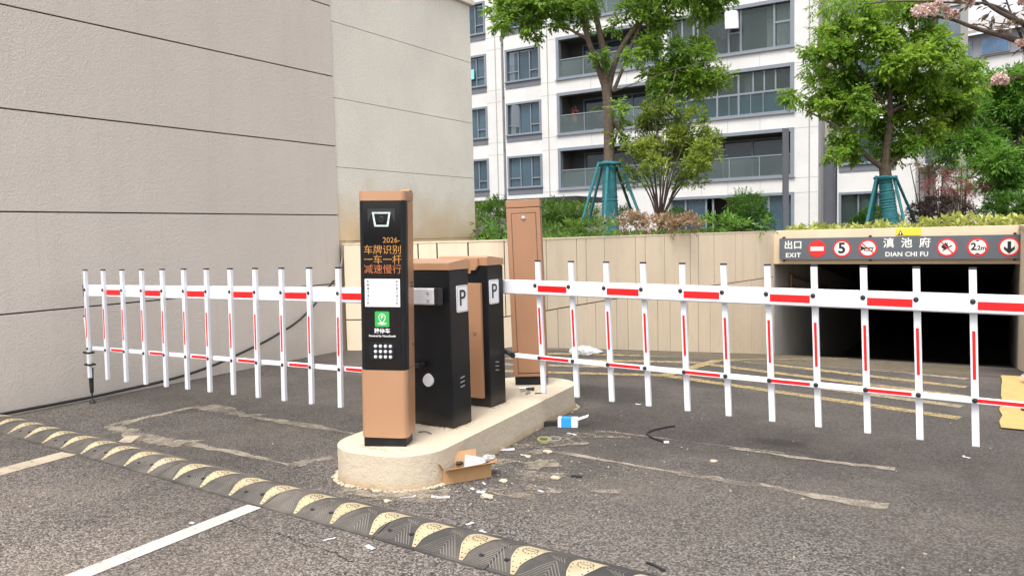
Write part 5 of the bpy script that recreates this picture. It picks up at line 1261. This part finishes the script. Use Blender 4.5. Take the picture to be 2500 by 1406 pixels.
# ground cover on the portal
n = 2600
P = np.stack([RNG.uniform(-4.0, 2.5, n), RNG.uniform(17.62, 18.7, n), np.zeros(n)], 1); P[:, 2] = 1.26+RNG.random(n)**1.3*(.13+.07*np.sin(P[:, 0]*2.3)**2+.13*(P[:, 0] > -1.4))
A = unit(n)*.8+np.array([0, 0, .55]); gc = leaf_mesh('ground_cover', P, A, unit(n)*.5+[0, 0, 1], RNG.uniform(.10, .2, n), RNG.uniform(.05, .085, n), 'leafyellow')
tag(gc, 'yellow-green variegated ground cover along the portal top', 'ground cover', kind='stuff')
n = 5000
P = np.stack([RNG.uniform(-14, -5.6, n), RNG.uniform(10.8, 24, n), np.zeros(n)], 1); P[:, 2] = 1.25+RNG.random(n)*.18
gc = leaf_mesh('low_vegetation', P, unit(n)*.8+np.array([0, 0, .6]), unit(n)*.5+[0, 0, 1], RNG.uniform(.08, .16, n), RNG.uniform(.03, .06, n), 'leafhedge'); tag(gc, 'low green undergrowth behind the retaining wall hedges', 'undergrowth', kind='stuff')
# lamp post
lp = thing('lamp_post', 'flat dark grey rectangular garden lamp post in front of the balconies', 'lamp post', at(1918, 590, 21.5), R(30))
lp.location.z = 1.24
MB().bb(-.075, .075, -.05, .05, 0, 2.92, .005).build('post', 'greyblue', lp); MB().bb(-.12, .12, -.1, .1, 0, .03).build('base_plate', 'greyblue', lp)
# short weathered stick by the stone wall
o = MB().tube([at(1166, 590, 11.8), at(1164, 560, 11.8), at(1165, 535, 11.8)], [.018, .016, .013], 8).build('wooden_stake', 'bark'); tag(o, 'thin weathered wooden stake beside the pale stone wall', 'stake')
# cherry tree, its trunk standing to the right of the view
ct = thing('cherry_tree', 'blossoming cherry branches with bronze leaves reaching in at the upper right', 'tree')
d = 9.5; mb = MB()
limb(mb, [(2760, 590, .3), (2740, 420, .3), (2700, 260, .2), (2640, 180)], .13, .09, d, 12)
limb(mb, [(2640, 180), (2560, 140), (2500, 105), (2440, 85), (2380, 70), (2320, 45), (2260, 40)], .06, .009, d)
limb(mb, [(2640, 180), (2560, 90), (2480, 50), (2420, 20), (2380, -20)], .05, .012, d); limb(mb, [(2500, 60), (2430, 8), (2340, 8), (2200, 2), (2090, 12)], .022, .006, d)
limb(mb, [(2500, 105), (2470, 40), (2450, -20)], .018, .006, d); limb(mb, [(2440, 85), (2400, 60), (2360, 62)], .010, .004, d); limb(mb, [(2560, 120), (2520, 40), (2500, -10)], .02, .008, d); limb(mb, [(2560, 140), (2520, 180), (2470, 190)], .010, .004, d)
limb(mb, [(2480, 55), (2440, 60), (2400, 48)], .010, .003, d)
mb.build('trunk', 'barkdark', ct)
crown('crown', px([(2430, 30, 20), (2465, 60, 22), (2480, 20, 26), (2420, 60, 12), (2300, 14, 16), (2330, 14, 14), (2490, 90, 16), (2440, 185, 8), (2560, 60, 60), (2620, 110, 70), (2580, -30, 60), (2385, 10, 14), (2270, 12, 12)], d, .2), 420, .10, 'leafbrown', ct, m=5, droop=.5, aspect=.4, inner=.1)
crown('crown', px([(1998, 8, 16), (2035, 6, 20), (2075, 6, 18), (2110, -4, 20)], d, .1), 520, .085, 'leaf2', ct, m=6, droop=.4, aspect=.34, inner=.1)
P, A, N = [], [], []
for (x, y, r) in ((2240, 26, 13), (2255, 30, 13), (2262, 18, 8), (2275, 20, 10), (2290, 10, 8), (2280, 29, 9), (2318, 36, 11), (2308, 24, 8), (2330, 34, 9), (2368, 8, 10), (2440, 192, 15), (2432, 196, 10), (2452, 196, 9), (2495, 4, 8), (2490, 105, 9)):
    c = np.array(at(x, y, d-.1)); k = 150; dd = unit(k); P.append(c+dd*(r*d/F)*RNG.uniform(.3, .95, k)[:, None]); A.append(dd+unit(k)*.8); N.append(dd+unit(k)*.3)
leaf_mesh('blossom', np.concatenate(P), np.concatenate(A), np.concatenate(N), .030, .028, 'petal', ct)
